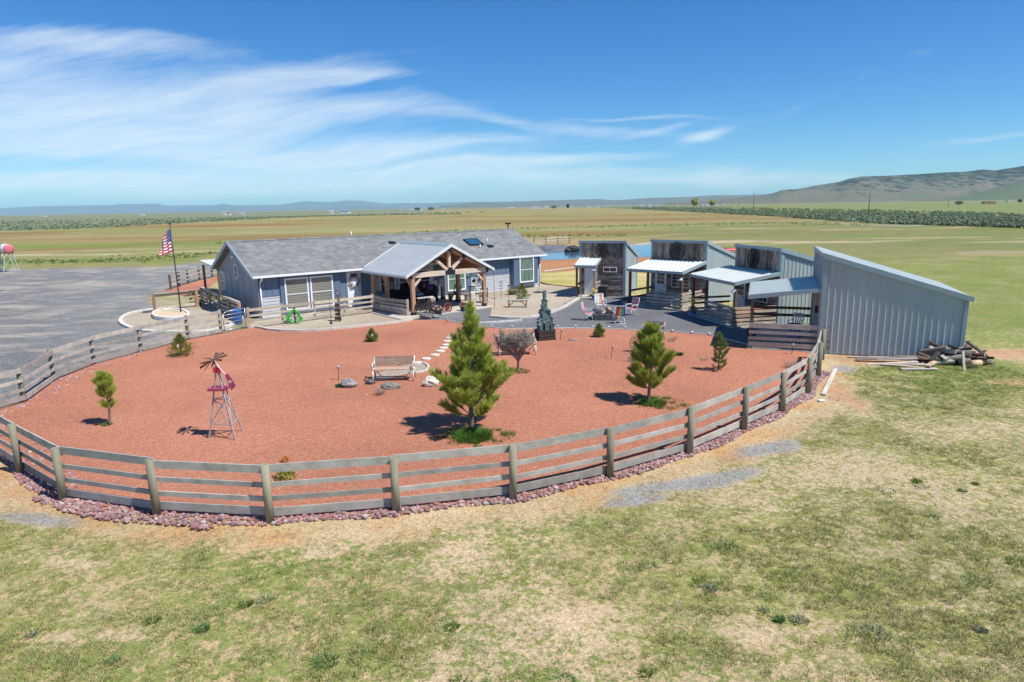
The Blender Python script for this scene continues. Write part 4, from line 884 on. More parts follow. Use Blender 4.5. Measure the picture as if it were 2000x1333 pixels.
bluepot=M_('striped_pot',(.12,.22,.42),.5,var=.5,scale=2,stretch=(1,1,14),c2=(.6,.65,.72));darkpot=M_('dark_pot',(.03,.035,.05),.5);stonepot=M_('stone_pot',(.3,.29,.27),.8)
potplant('blue striped pot with yellow sunflowers beside the left porch post of the orange cart shed',(*G(1352,618),0),.2,.34,bluepot,(.75,.5,.03),50,seed=1,sun_=3)
potplant('dark blue pot with drooping plant beside the grey rail of the large steel shed',(*G(1468,664),0),.2,.34,darkpot,(.2,.16,.3),50,(.05,.08,.06),seed=2)
potplant('grey pot of purple flowers at the left corner of the middle shed porch',(*G(1222,597),0),.22,.3,stonepot,(.16,.05,.42),80,seed=3)
potplant('small blue pot with yellow flowers at the small shed step',(*G(1161,586),0),.2,.25,bluepot,(.78,.55,.08),60,seed=4,sun_=2)
potplant('dark barrel pot of pink and white flowers left of the porch entrance',(*G(856,616),0),.26,.3,darkpot,(.75,.35,.42),90,seed=5)
potplant('black pot with red flowers right of the porch entrance',(*G(906,609),0),.22,.3,darkpot,(.5,.06,.08),60,seed=6)
potplant('small pot of pink flowers at the far end of the entry fence',(*G(388,598),0),.2,.22,darkpot,(.75,.3,.35),60,seed=7)
# porch furniture (dark shapes under the roof)
def onh(s,t,z=0.): return (*HL(s,t),z)
so_=thing('patio_sofa','long black wicker patio sofa against the wall under the timber porch','sofa',onh(9.2,-.75,.07),TH)
MB().box(-.95,.95,-.4,.4,.12,.42).build('seat',dk,so_);MB().box(-.95,.95,.25,.45,.42,.85).build('backrest',dk,so_)
for s in (-1,1): MB().box(s*.95-.08,s*.95+.08,-.4,.4,.0,.6).build('armrest',dk,so_)
gr=thing('grill','black covered barbecue grill standing under the timber porch','grill',onh(10.8,-1.5,.07),TH+.2)
MB().lathe([(.42,0),(.45,.7),(.5,.8),(.42,1.0),(.2,1.15),(0,1.17)],n=10).build('cover',dk,gr);MB().box(-.8,-.4,-.25,.25,.6,.85).build('side_shelf',dk,gr)
tb=thing('patio_table','dark patio table with blue and grey things on it under the porch','table',onh(8.6,-3.2,.07),TH)
MB().box(-.8,.8,-.45,.45,.70,.74).build('tabletop',dk,tb)
for x in (-.7,.7):
    for y in (-.38,.38): MB().cbox(x,y,.35,.05,.05,.7).build('leg',dk,tb)
o=MB().box(-.2,.2,-.14,.14,0,.13).box(-.17,.17,-.11,.11,.13,.15).build('storage_box',M_('light_blue',(.25,.42,.55)),loc=onh(8.9,-3.1,.812),rot=(0,0,TH));tag(o,'light blue box on the dark patio table under the porch','box')
bn=M_('fern',(.12,.28,.05),.7,var=.5,scale=9)
def hanging(nm,lb,cat,s,t,z,r,mt_,seed,sc_=(1,1,1.2)):
    q=thing(nm,lb,cat,onh(s,t,z));MB().cyl((0,0,r),(0,0,2.3-z),.008,n=4).build('cord',black,q)
    rd=random.Random(seed);f=MB()
    for i in range(120):
        d=Vector((rd.gauss(0,1),rd.gauss(0,1),rd.gauss(0,1))).normalized()*r*rd.uniform(.4,1);d=Vector((d.x*sc_[0],d.y*sc_[1],d.z*sc_[2]));e=Vector((rd.uniform(-1,1),rd.uniform(-1,1),rd.uniform(-1,.3))).normalized()*.07;g_=e.orthogonal().normalized()*.025
        f.add([d-e,d+g_,d+e,d-g_],[(0,1,2,3)])
    f.build('foliage',mt_,q)
hanging('hanging_basket','green leafy hanging basket beside the porch window','hanging basket',7.75,-4.2,1.55,.24,bn,1)
hanging('hanging_basket','red flowered hanging basket high beside the left porch posts','hanging basket',7.9,-4.6,2.1,.17,M_('red_flowers',(.5,.05,.07),.7,var=.5,scale=9),2)
hanging('hanging_basket','purple flowered hanging basket in the middle of the porch','hanging basket',9.3,-3.7,1.4,.2,M_('purple_flowers',(.14,.06,.28),.7,var=.5,scale=9),3)
hanging('hanging_ornament','white and red hanging ornament in the middle of the porch','ornament',9.2,-5.2,1.75,.16,M_('white_red',(.6,.6,.6),.6,var=.2,c2=(.6,.03,.03)),4,(.7,.7,1.6))
hanging('hanging_ornament','small red heart ornament hanging near the right porch post','ornament',12.2,-4.4,1.55,.1,redp,5)
potplant('pot of purple flowers standing on the corner of the left porch railing',(*c1,1.0),.12,.14,darkpot,(.2,.05,.3),70,spread=.25,hh=.2,seed=8)
wr=thing('wreath','round green wreath on the wall near the right porch window','wreath',onh(14.85,-.08,1.55),TH)
f=MB();rd=random.Random(9)
for i in range(260):
    a=rd.uniform(0,6.28);c_=Vector((.27*math.cos(a),rd.uniform(-.06,0),.27*math.sin(a)))+Vector((rd.gauss(0,.045),0,rd.gauss(0,.045)));e=Vector((rd.uniform(-1,1),rd.uniform(-1,1),rd.uniform(-1,1))).normalized()*.05;g_=e.orthogonal().normalized()*.02;f.add([c_-e,c_+g_,c_+e,c_-g_],[(0,1,2,3)])
f.build('foliage',M_('wreath_green',(.07,.15,.03),.8,var=.5,scale=12),wr)
wr=thing('wreath','round pink and grey wreath hung on the white front door','wreath',onh(5.96,-.12,1.72),TH);f=MB()
for i in range(300):
    a=rd.uniform(0,6.28);f.cur=rd.choice((0,0,1,2));c_=Vector((.30*math.cos(a),rd.uniform(-.08,0),.32*math.sin(a)))+Vector((rd.gauss(0,.05),0,rd.gauss(0,.05)));e=Vector((rd.uniform(-1,1),rd.uniform(-1,1),rd.uniform(-1,1))).normalized()*.05;g_=e.orthogonal().normalized()*.025;f.add([c_-e,c_+g_,c_+e,c_-g_],[(0,1,2,3)])
f.build('foliage',[M_('twig_brown',(.16,.11,.09),.9),M_('dusty_pink',(.6,.3,.32),.8),M_('grey_leaf',(.28,.33,.3),.8)],wr)
# barn star in a ring
st=thing('barn_star','dark metal star inside a ring on the pale siding right of the porch','wall star',onh(15.9,-.12,1.1),TH)
def star5(r,dep,y=0): 
    m_=MB();P_=[((r if i%2==0 else r*.4)*math.sin(i*math.pi/5),0,(r if i%2==0 else r*.4)*math.cos(i*math.pi/5)) for i in range(10)]
    m_.add([(p[0],y,p[2]) for p in P_]+[(0,y-dep,0)],[(i,(i+1)%10,10) for i in range(10)]);return m_
star5(.33,.07).build('star',M_('star_blue',(.05,.10,.17),.4,metal=.4),st);MB().ring((0,0,0),(0,1,0),.40,.018).build('ring',black,st)
# person on the porch bench
bq=thing('porch_bench','low dark bench on the right side of the timber porch','bench',onh(12.35,-2.35,.07),TH-R_(60))
MB().box(-.7,.7,-.2,.2,.38,.43).build('seat',brownwood,bq)
for x in (-.6,.6): MB().box(x-.04,x+.04,-.18,.18,0,.38).build('leg',brownwood,bq)
def skin_body(name,J,E,Rr,mt_,parent=None,loc=None,rz=0,sub=1):
    me=bpy.data.meshes.new(name);me.from_pydata(J,E,[]);o=bpy.data.objects.new(name,me);col.objects.link(o)
    sk_=o.modifiers.new('s','SKIN')
    for v_,r in zip(me.skin_vertices[0].data,Rr): v_.radius=(r,r)
    me.skin_vertices[0].data[0].use_root=True;me.materials.append(mt_)
    sb=o.modifiers.new('u','SUBSURF');sb.levels=sub;sb.render_levels=sub
    if parent: o.parent=parent
    if loc: o.location=loc
    dg=bpy.context.evaluated_depsgraph_get();m2=bpy.data.meshes.new_from_object(o.evaluated_get(dg));o.modifiers.clear();o.data=m2;m2.name=name
    if not m2.materials: m2.materials.append(mt_)
    m2.polygons.foreach_set('use_smooth',[True]*len(m2.polygons));return o
pe_=thing('person','person in dark clothes and a cap sitting on the porch bench with legs stretched out','person',onh(12.35,-2.35,.07),TH-R_(60))
# faces -y (towards the left of the picture); z 0 is the slab
J=[(0,0,.52),(0,.03,.70),(0,.06,.90),(0,.06,1.05),(0,.05,1.13),(0,.03,1.22),(0,.02,1.33),
   (.10,-.02,.50),(.12,-.45,.50),(.13,-.62,.10),(.13,-.74,.05),(-.10,-.02,.50),(-.12,-.47,.49),(-.14,-.80,.12),(-.14,-.92,.08),
   (.19,.06,1.02),(.25,.0,.77),(.16,-.22,.64),(.13,-.31,.60),(-.19,.06,1.02),(-.25,.0,.77),(-.17,-.22,.64),(-.13,-.31,.60)]
E_=[(0,1),(1,2),(2,3),(3,4),(4,5),(5,6),(0,7),(7,8),(8,9),(9,10),(0,11),(11,12),(12,13),(13,14),(3,15),(15,16),(16,17),(17,18),(3,19),(19,20),(20,21),(21,22)]
Rr=[.13,.13,.15,.12,.055,.085,.075,.10,.065,.045,.04,.10,.065,.045,.04,.06,.045,.035,.035,.06,.045,.035,.035]
skin_body('body',J,E_,Rr,M_('black_clothes',(.03,.032,.045),.85,var=.3),pe_)
hd=MB().blob((0,.015,1.27),.088,12,9,.0,(1,1.05,1.25)).prism([(-.015,-.075,1.25),(.015,-.075,1.25),(0,-.07,1.29)],(0,-.03,-.01));hd.build('head',M_('skin',(.32,.19,.13),.6,var=.05),pe_)
MB().lathe([(.105,0),(.10,.06),(.07,.10),(0,.115)],(0,.015,1.31),12).prism([(-.08,-.08,1.315),(.08,-.08,1.315),(.05,-.19,1.30),(-.05,-.19,1.30)],(0,0,.015)).build('cap',dk,pe_)
for s in (-1,1):
    h_=MB();base=Vector((s*.13,-.31,.60));h_.cbox(base.x,base.y-.03,base.z,.075,.08,.03)
    for k in range(4): x=base.x-.028+k*.019;h_.tube([(x,base.y-.06,base.z),(x,base.y-.10-.01*(k in (1,2)),base.z-.012),(x,base.y-.115,base.z-.035)],.008,5)
    h_.tube([(base.x-s*.04,base.y-.01,base.z),(base.x-s*.06,base.y-.05,base.z-.01)],.01,5);h_.build('hand',M_('skin',(0,0,0)),pe_)
    MB().blob((s*.135,-.70-(s<0)*.18,.05+(s<0)*.03),.06,8,6,0,(.8,2.0,.8)).build('shoe',black,pe_)
# patio chairs right of the porch
def patiochair(lb,loc,rz,mt_,cat='chair',nm='patio_chair',group=None):
    t=thing(nm,lb,cat,loc,rz,group);MB().box(-.26,.26,-.25,.25,.40,.44).build('seat',mt_,t);b=MB()
    for i in range(5): b.beam((-.22+i*.11,.23,.42),(-.22+i*.11,.36,.98),.05,.02,(0,1,0))
    b.beam((-.26,.355,.95),(.26,.355,.95),.03,.06);b.build('backrest',mt_,t)
    for x in (-.24,.24):
        for y in (-.23,.23): MB().cyl((x,y,0),(x,y,.40),.018,n=6).build('leg',mt_,t)
        MB().tube([(x,-.23,.42),(x,-.23,.64),(x,.28,.66)],.018,5).build('armrest',mt_,t)
    return t
grn_=M_('green_iron',(.05,.10,.05),.5)
patiochair('dark green metal chair on the gravel right of the porch post',onh(13.2,-4.1,.02),TH+R_(150),grn_)
patiochair('black metal chair just right of the seated person',onh(13.3,-2.9,.06),TH+R_(120),black)
patiochair('blue metal chair behind the lower rail of the large steel shed',onshed(O4,T4,-.8,-.9,.06),T4+R_(90),M_('blue_iron',(.02,.09,.35),.4))
patiochair('white plastic chair under the awning of the large steel shed',onshed(O4,T4,-3.8,-.75,.06),T4+R_(60),wht)
patiochair('white iron chair beside the green cloth table on the middle shed porch',onshed(O2,T2,-.75,-1.2,.09),T2+R_(-70),wht)
tb=thing('porch_table','small table under a green cloth on the middle shed porch','table',onshed(O2,T2,-1.6,-1.5,.09),T2)
MB().prism([(-.45,-.35,.72),(.45,-.35,.72),(.45,.35,.72),(-.45,.35,.72)],(0,0,.03)).build('tabletop',wht,tb)
f=MB();f.box(-.47,.47,-.37,.37,.755,.765);f.prism([(-.47,-.375,.765),(.47,-.375,.765),(.50,-.42,.3),(.2,-.40,.36),(-.15,-.42,.28),(-.5,-.41,.34)],(0,.008,0));f.prism([(.475,-.37,.765),(.475,.37,.765),(.52,.40,.3),(.52,-.38,.32)],(.008,0,0));f.build('cloth',M_('green_cloth',(.10,.22,.18),.8),tb)
for x in (-.38,.38):
    for y in (-.28,.28): MB().cbox(x,y,.36,.05,.05,.72).build('leg',wht,tb)
# orange cart on shed 3's porch
ct=thing('garden_cart','bright orange garden cart with pull handle behind the pale shed porch rails','cart',onshed(O3,T3,-.75,-1.35,.09),T3+R_(80))
MB().prism([(-.6,-.3,.45),(.6,-.3,.45),(.68,-.36,.78),(-.68,-.36,.78)],(0,.03,0)).prism([(-.6,.3,.45),(.6,.3,.45),(.68,.36,.78),(-.68,.36,.78)],(0,.03,0)).box(-.6,.6,-.3,.3,.42,.45).prism([(-.6,-.3,.45),(-.6,.3,.45),(-.68,.36,.78),(-.68,-.36,.78)],(-.03,0,0)).prism([(.6,-.3,.45),(.6,.3,.45),(.68,.36,.78),(.68,-.36,.78)],(.03,0,0)).build('tub',org,ct)
f=MB();f.tube([(-.5,-.3,.2),(.5,-.3,.2),(.5,.3,.2),(-.5,.3,.2),(-.5,-.3,.2)],.02,5);f.tube([(-.5,-.28,.2),(-.1,-.28,.43),(.5,-.28,.2)],.015,5);f.build('frame',org,ct);MB().tube([(.55,0,.3),(1.0,0,.75),(1.0,-.12,.75),(1.0,.12,.75)],.02,5).build('handle',org,ct)
for x in (-.4,.4):
    for y in (-.36,.36): 
        o=MB().cyl((x,y-.04,.17),(x,y+.04,.17),.17,n=14).build('wheel',black,ct);MB().cyl((x,y-.05,.17),(x,y+.05,.17),.07,n=10).build('rim',org,o)
tc_=thing('trash_can','dark ribbed bin standing against the barn wood of the small shed','bin',onshed(O1,T1,-1.35,-.5,0),T1);f=MB()
f.prism([(-.24,-.24,0),(.24,-.24,0),(.24,.24,0),(-.24,.24,0)],(0,0,.72))
for i in range(7): f.box(-.22+i*.065,-.19+i*.065,-.26,-.24,.03,.70);f.box(.24,.26,-.22+i*.065,-.19+i*.065,.03,.70)
f.build('bin_body',M_('bin_dark',(.05,.055,.06),.6),tc_);MB().box(-.28,.28,-.28,.28,.72,.78).build('lid',M_('bin_lid',(.09,.09,.09),.6),tc_)
lo=thing('hanging_lantern','small red round ornament hanging from the porch beam of the orange cart shed','ornament',onshed(O3,T3,-2.95,-2.55,1.55));MB().blob((0,0,0),.14,10,8,.05).build('globe',M_('dull_red',(.30,.05,.05),.6),lo);MB().cyl((0,0,.14),(0,0,.62),.008,n=4).build('cord',black,lo)
# ------------------------------------------------------------ flagpole and bed
fx,fy=G(354,615);fl=thing('flagpole','tall dark flagpole with the Stars and Stripes standing in the white ringed bed','flagpole',(fx,fy,.1))
MB().cyl((0,0,0),(-.05,0,5.35),.045,.03,8).build('pole',M_('bronze_pole',(.05,.045,.05),.4),fl)
f=MB().blob((-.05,0,5.43),.06,8,6,0).prism([(-.2,0,5.38),(.1,0,5.38),(-.05,0,5.42)],(0,.02,0));f.build('finial',black,fl)
FW,FH=1.15,1.42;nx_,nz_=39,26;V=[];
for i in range(nx_+1):
    a=i/nx_
    for j in range(nz_+1):
        b_=j/nz_;fold=math.sin(a*15+b_*1.5)*.07*(.3+a)
        x=-.05-a*.72+fold*.45+.16*a*(1-b_)*1.4;y=-.25*a+fold+a*.1*math.sin(b_*3);z=5.2-b_*FH-a*.28-a*(1-b_)*.42
        V.append((x,y,z))
q=[];mi=[]
for i in range(nx_):
    for j in range(nz_):
        q.append((i*(nz_+1)+j,(i+1)*(nz_+1)+j,(i+1)*(nz_+1)+j+1,i*(nz_+1)+j+1));s_=j//2;mi.append(2 if (i<16 and s_<7) else s_%2)
f=MB();f.v=V;f.f=q;f.mi=mi;f.sm=[True]*len(q)
def fp_(a,b_):
    i=min(nx_-1,int(a*nx_));j=min(nz_-1,int(b_*nz_));return Vector(V[i*(nz_+1)+j])
f.cur=1
for r_ in range(9):
    for c_ in range(6 if r_%2==0 else 5):
        a=(.035+c_*.067+(0 if r_%2==0 else .033));b_=.03+r_*.056;p=fp_(a,b_);s=.026
        for yy in (-.02,.02):
            f.add([p+Vector((s*(1 if k%2==0 else .4)*math.sin(k*math.pi/5),yy,s*(1 if k%2==0 else .4)*math.cos(k*math.pi/5))) for k in range(10)],[tuple(range(10))])
f.build('flag',[M_('flag_red',(.55,.03,.06),.8,var=.05),M_('flag_white',(.72,.72,.75),.8,var=.03),M_('flag_blue',(.03,.05,.22),.8,var=.05)],fl)
ringp=smoothc(px((296,621),(300,613),(325,609),(352,609),(366,613),(373,620),(366,625),(335,628),(308,627)),2)
rg=thing('ring_planter','low white stone ring filled with sand around the flagpole','planter');cxr=sum(p[0] for p in ringp)/len(ringp);cyr=sum(p[1] for p in ringp)/len(ringp)
f=MB();n=len(ringp)
for i in range(n):
    a=ringp[i];b_=ringp[(i+1)%n];k=.86;ai=(cxr+(a[0]-cxr)*k,cyr+(a[1]-cyr)*k);bi=(cxr+(b_[0]-cxr)*k,cyr+(b_[1]-cyr)*k);e=.006
    f.prism([(a[0],a[1],0),(ai[0],ai[1],0),(bi[0],bi[1],0),(b_[0],b_[1],0)],(0,0,.24 if i%1==0 else .2))
f.build('stone_ring',M_('ring_stone',(.72,.70,.66),.8,var=.12),rg)
f=MB();f.prism([(cxr+(p[0]-cxr)*.85,cyr+(p[1]-cyr)*.85,0) for p in ringp],(0,0,.17));f.build('sand_fill',M_('sand',(.60,.47,.31),.95,var=.1,scale=9),rg)
# ------------------------------------------------------------ windmill
wx,wy=-8.08,17.72;legm=M_('rusty_galvanised',(.36,.33,.33),.6,var=.35,scale=8);wm=thing('windmill','small galvanised garden windmill with red platform and red star tail','windmill',(wx,wy,.02))
top=Vector((0,0,1.88));legs=[Vector((-.38,-.09,0)),Vector((.42,-.28,0)),Vector((.32,.50,0))]
for l in legs: MB().beam(l,top+(l*.09),.032,.032).build('leg',legm,wm)
def onleg(i,z): return legs[i]+(top+legs[i]*.09-legs[i])*(z/1.88)
f=MB()
for z in (.42,1.12):
    for i in range(3): f.beam(onleg(i,z),onleg((i+1)%3,z),.02,.02)
for i in range(3): f.beam(onleg(i,.42),onleg((i+1)%3,1.12),.018,.018);f.beam(onleg((i+1)%3,.42),onleg(i,1.12),.018,.018)
for z in (.6,.75,.9): f.beam(onleg(0,z)*.5+onleg(1,z)*.5-Vector((.08,0,0)),onleg(0,z)*.5+onleg(1,z)*.5+Vector((.08,0,0)),.015,.015)
f.build('cross_brace',legm,wm)
prp=M_('platform_red',(.34,.05,.10),.5);MB().box(-.24,.24,-.2,.2,1.38,1.44).build('platform',prp,wm)
MB().box(-.085,.085,-.07,.07,1.86,2.0).build('gear_box',redp,wm);hubp=Vector((-.07,-.02,2.22));MB().cyl((0,0,1.99),hubp,.018,n=6).build('mast',galv,wm)
bl=MB();rust=M_('rust_blade',(.085,.045,.035),.7,var=.35,scale=9);axn=Vector((-.25,-.38,.89)).normalized();u_=axn.cross(Vector((0,1,0))).normalized();v_=axn.cross(u_)
for k,(a,r0,r1,wd_) in enumerate(((5,.10,.34,.13),(38,.08,.40,.14),(72,.08,.40,.14),(106,.1,.33,.12),(150,.1,.36,.03),(185,.1,.40,.03),(222,.1,.34,.03),(262,.1,.33,.06),(320,.08,.32,.11))):
    a=R_(a);r1*=.98;d=u_*math.cos(a)+v_*math.sin(a);e=axn.cross(d)*.8+axn*.6
    bl.add([hubp+d*r0-e*wd_*.4,hubp+d*r1-e*wd_,hubp+d*r1*1.02+e*wd_,hubp+d*r0+e*wd_*.4]+[hubp+d*r0-e*wd_*.4+axn*.006,hubp+d*r1-e*wd_+axn*.006,hubp+d*r1*1.02+e*wd_+axn*.006,hubp+d*r0+e*wd_*.4+axn*.006],[(0,1,2,3),(7,6,5,4),(0,4,5,1),(1,5,6,2),(2,6,7,3),(3,7,4,0)])
    bl.beam(hubp,hubp+d*r0*1.6,.012,.012)
bl.build('blades',rust,wm)
tb_=hubp+Vector((.33,-.10,-.40));MB().cyl(hubp,tb_,.014,n=5).build('tail_boom',wht,wm)
q=[tb_+Vector(p) for p in ((-.02,0,.0),(.08,0,.03),(.29,-.06,-.30),(.15,-.06,-.43))];tv=MB().prism(q,(0,.012,0)).build('tail_vane',prp,wm)
sc_c=sum(q,Vector())/4+Vector((.005,-.008,-.01));MB().add([sc_c+Vector(((.07 if k%2==0 else .028)*math.sin(k*math.pi/5+.5),-.004,(.07 if k%2==0 else .028)*math.cos(k*math.pi/5+.5))) for k in range(10)],[tuple(range(10))]).build('star',M_('cream',(.7,.6,.45),.6),tv)
# ------------------------------------------------------------ benches, hose, drum, tower
def bench(lb,loc,rz,L,wood_,frm,nm='garden_bench',h=.82):
    t=thing(nm,lb,'bench',loc,rz);s_=MB()
    for i in range(5): s_.box(-L/2,L/2,-.22+i*.09,-.22+i*.09+.075,.42,.45)
    s_.build('seat',wood_,t);b=MB()
    for i in range(5): z=.50+i*.068;b.beam((-L/2,.26+(z-.45)*.2,z+.03),(L/2,.26+(z-.45)*.2,z+.03),.025,.058)
    b.build('backrest',wood_,t)
    for s in (-1,1):
        x=s*(L/2+.02);f=MB();f.tube([(x,-.24,0),(x,-.2,.42),(x,.24,.42),(x,.36,h)],.03,6).tube([(x,.24,.42),(x,.34,0)],.03,6);f.build('side_frame',frm,t)
        a=MB();a.tube([(x,-.2,.42),(x,-.27,.55),(x,-.22,.64),(x,.0,.66),(x,.3,.66)],.026,6);a.build('armrest',frm,t);MB().beam((x-s*.03,0,.42),(x-s*.3,0,.12),.04,.04).build('brace',frm,t)
    return t
slat=M_('bench_slat',(.42,.30,.22),.8,var=.3,scale=3,stretch=(1,4,4));cream=M_('cream_frame',(.66,.62,.55),.6)
bx,by=G(770,744);bench('slatted garden bench with cream frame beside the stepping stones',(bx,by,.03),R_(2),1.42,slat,cream)
bx,by=G(1010,694);bench('pale framed bench half hidden behind the grey leafless shrub',(bx,by,.03),R_(6),1.5,slat,cream)
bx,by=G(1274,665);bench('weathered bench behind the pine on the right with its back turned',(bx,by,.03),R_(-35),.85,greywood,greywood)
t=thing('wheel_bench','low grey bench with wagon wheel ends on the gravel right of the porch','bench',(*G(1011,601),.02),R_(-6));MB().box(-.65,.65,-.18,.18,.42,.47).build('seat',greywood,t)
for s in (-1,1):
    w3=wheel_mb(.22,8,hub=.05);
    for q_,nm in zip(w3,('rim','spokes','hub')): q_.build('wheel_'+nm,wheelb,t,loc=(s*.55,0,.22),rot=(0,0,R_(90)))
    MB().beam((s*.5,0,.1),(s*.18,0,.42),.05,.05).build('brace',greywood,t)
wheel('wagon_wheel','grey brown wagon wheel standing in the cinders left of the right hand pine',(*G(1246,688),.39),R_(14),.38,wheelb,-.10,12)
wheel('wagon_wheel','rusty red spoked wheel leaning near the right side of the porch entrance',(*HL(8.9,-6.2),.33),TH,.33,M_('rust_red',(.22,.06,.04),.7),.25,16)
hr=thing('hose_post','bright green garden hose coiled on a wooden post in the gravel','garden hose',(*G(577,633),.02),.1);MB().cbox(0,0,.45,.09,.09,.9).build('post',brownwood,hr);MB().ring((0,-.08,.32),(0,1,0),.14,.025,16,5).build('hanger',galv,hr)
f=MB();rd=random.Random(5)
for i in range(14):
    pts=[];w_=.22+.014*i+rd.uniform(-.02,.02);h_=.55+rd.uniform(-.05,.08)
    for k in range(25):
        a=2*math.pi*k/24;x=w_*math.sin(a)*(1.15 if math.cos(a)<0 else .75);z=.42+(h_*.62*math.cos(a) if math.cos(a)>0 else .38*math.cos(a));pts.append((x,-.10-.012*(i%5)+rd.uniform(-.01,.01),max(.03,z)))
    f.tube(pts,.013,5)
f.build('hose',M_('green_hose',(.05,.55,.08),.4,var=.1),hr)
t=thing('plastic_drum','bright blue plastic drum beside the tube gate','drum',(*G(464,634),.02));MB().lathe([(0,0),(.26,0),(.28,.04),(.27,.28),(.285,.30),(.27,.33),(.27,.58),(.285,.60),(.27,.63),(.275,.82),(.24,.88),(0,.88)],n=18).build('drum_body',blue,t);MB().ring((0,0,.86),(0,0,1),.2,.02,14,5).build('rim',blue,t)
tw=thing('birdhouse_tower','tall stack of teal birdhouses on a dark wooden crate','birdhouse tower',(*G(1064,664),.02),R_(20))
crate=M_('dark_crate',(.045,.035,.03),.9,var=.4,scale=5);f=MB()
for z in (0,.17,.34):
    for s in (-1,1): f.box(-.42,.42,s*.30-.02,s*.30+.02,z+.01,z+.15);f.box(s*.42-.02,s*.42+.02,-.28,.28,z+.01,z+.15)
f.box(-.42,.42,-.3,.3,.46,.5);f.build('crate',crate,tw)
def bh(x,y,z,w_,h_,rz,hatm):
    m_=MB();m_.T(Matrix.Translation((x,y,z))@Matrix.Rotation(rz,4,'Z'));m_.box(-w_/2,w_/2,-w_/2,w_/2,0,h_);m_.prism([(-w_/2,-w_/2,h_),(w_/2,-w_/2,h_),(0,-w_/2,h_+w_*.45)],(0,w_,0));o=m_.build('birdhouse',teal,tw)
    r=MB();r.T(m_.M)
    r.prism([(-w_*.68,-w_*.65,h_-.02),(0,-w_*.65,h_+w_*.5),(0,-w_*.65,h_+w_*.58),(-w_*.74,-w_*.65,h_)],(0,w_*1.3,0)).prism([(w_*.68,-w_*.65,h_-.02),(0,-w_*.65,h_+w_*.5),(0,-w_*.65,h_+w_*.58),(w_*.74,-w_*.65,h_)],(0,w_*1.3,0));r.build('roof',hatm,o)
    d=MB();d.T(m_.M);d.cyl((0,-w_/2-.004,h_*.6),(0,-w_/2+.01,h_*.6),w_*.15,n=10);d.cyl((0,-w_/2-.06,h_*.35),(0,-w_/2,h_*.35),.008,n=4);d.build('entrance_hole',black,o)
palet=M_('pale_teal',(.20,.27,.27),.8,var=.3,scale=9)
for i,(x,y,z,w_,h_,rz) in enumerate(((0,0,.5,.34,.75,0),(-.26,-.05,.5,.22,.42,.2),(.26,-.05,.5,.22,.5,-.2),(0,-.22,.5,.2,.34,0),(-.12,-.02,1.0,.2,.36,.1),(.17,-.05,1.05,.2,.30,-.3),(0,0,1.38,.2,.45,0),(-.3,-.2,.5,.16,.25,.3),(.3,-.22,.5,.16,.22,-.2),(0,0,1.95,.13,.32,.1),(-.13,-.1,1.45,.13,.2,.3))): bh(x,y,z,w_,h_,rz,palet if i%2 else teal)
# solar path lights
def stake(lb,loc,h,lean,mt_=black,group='solar path lights'):
    t=thing('path_light',lb,'path light',loc);t.rotation_euler=(0,lean,0);MB().cyl((0,0,0),(0,0,h),.012,n=5).build('stake',mt_,t);MB().lathe([(0,h+.06),(.06,h+.03),(.05,h),(.03,h-.08),(0,h-.08)],n=8).build('lamp_head',M_('light_head',(.55,.5,.48),.4),t)
stake('path light with pink head left of the slatted bench',(*G(661,744),.02),.5,.05);stake('short path light between bench and white rock',(*G(846,740),.02),.28,.02)
stake('path light standing alone in the cinders left of the right hand pine',(*G(1194,701),.02),.5,.1);stake('path light just right of the birdhouse tower',(*G(1094,666),.02),.5,.14);stake('path light near the right end of the cinder yard',(*G(1546,693),.02),.4,.1)
stake('path light on the cinder edge near the porch corner',(*G(872,634),.02),.35,.0)
# little white edge lights along the courtyard border
t0_=None
EL_=[(1000,642),(1089,641),(1124,641),(1158,642),(1189,643),(1221,643.5),(1252,645.5),(1283,648),(1313,650),(1351,653),(1385,656),(960,640),(905,633)]
for i,(x,y) in enumerate(EL_):
    g_=G(x,y)
    if t0_ is None:
        t0_=thing('edge_light','small white light on the border between grey gravel and red cinders','edge light',(*g_,.03),0,'border lights');MB().lathe([(.045,0),(.045,.07),(.06,.08),(.05,.11),(0,.12)],n=8).build('cap',wht,t0_);MB().cyl((0,0,0),(0,0,.03),.05,n=8).build('base',black,t0_)
    else: dup(t0_,(*g_,.03))
# stepping stones
SS=[(925,643),(883,657),(879,662),(874,668.5),(872,676),(866,682),(860,688),(850,695.5),(833,703),(817,711),(936,641)]
ssm=M_('step_stone',(.66,.60,.50),.9,var=.12,scale=6)
for i,(x,y) in enumerate(SS):
    o=MB();o.smooth=False;rd=random.Random(i);n=14;o.prism([(.2*(1+rd.uniform(-.05,.05))*math.cos(k*2*math.pi/n),.2*(1+rd.uniform(-.05,.05))*math.sin(k*2*math.pi/n),0) for k in range(n)],(0,0,.045))
    q=o.build('stepping_stone',ssm,loc=(*G(x,y),.022));tag(q,'round pale stepping stone in the line from the porch to the bench','stepping stone','stepping stones')
padp=smoothc(px((800,718),(815,711),(830,712),(838,719),(836,727),(815,731),(795,731),(740,746),(726,743),(735,729)),2)
o=sheet('gravel_pad',padp,.030,peam);kerb(px((800,713),(820,711),(833,713),(838,720),(834,727),(812,731)),.07,.06,concw,z0=.03)
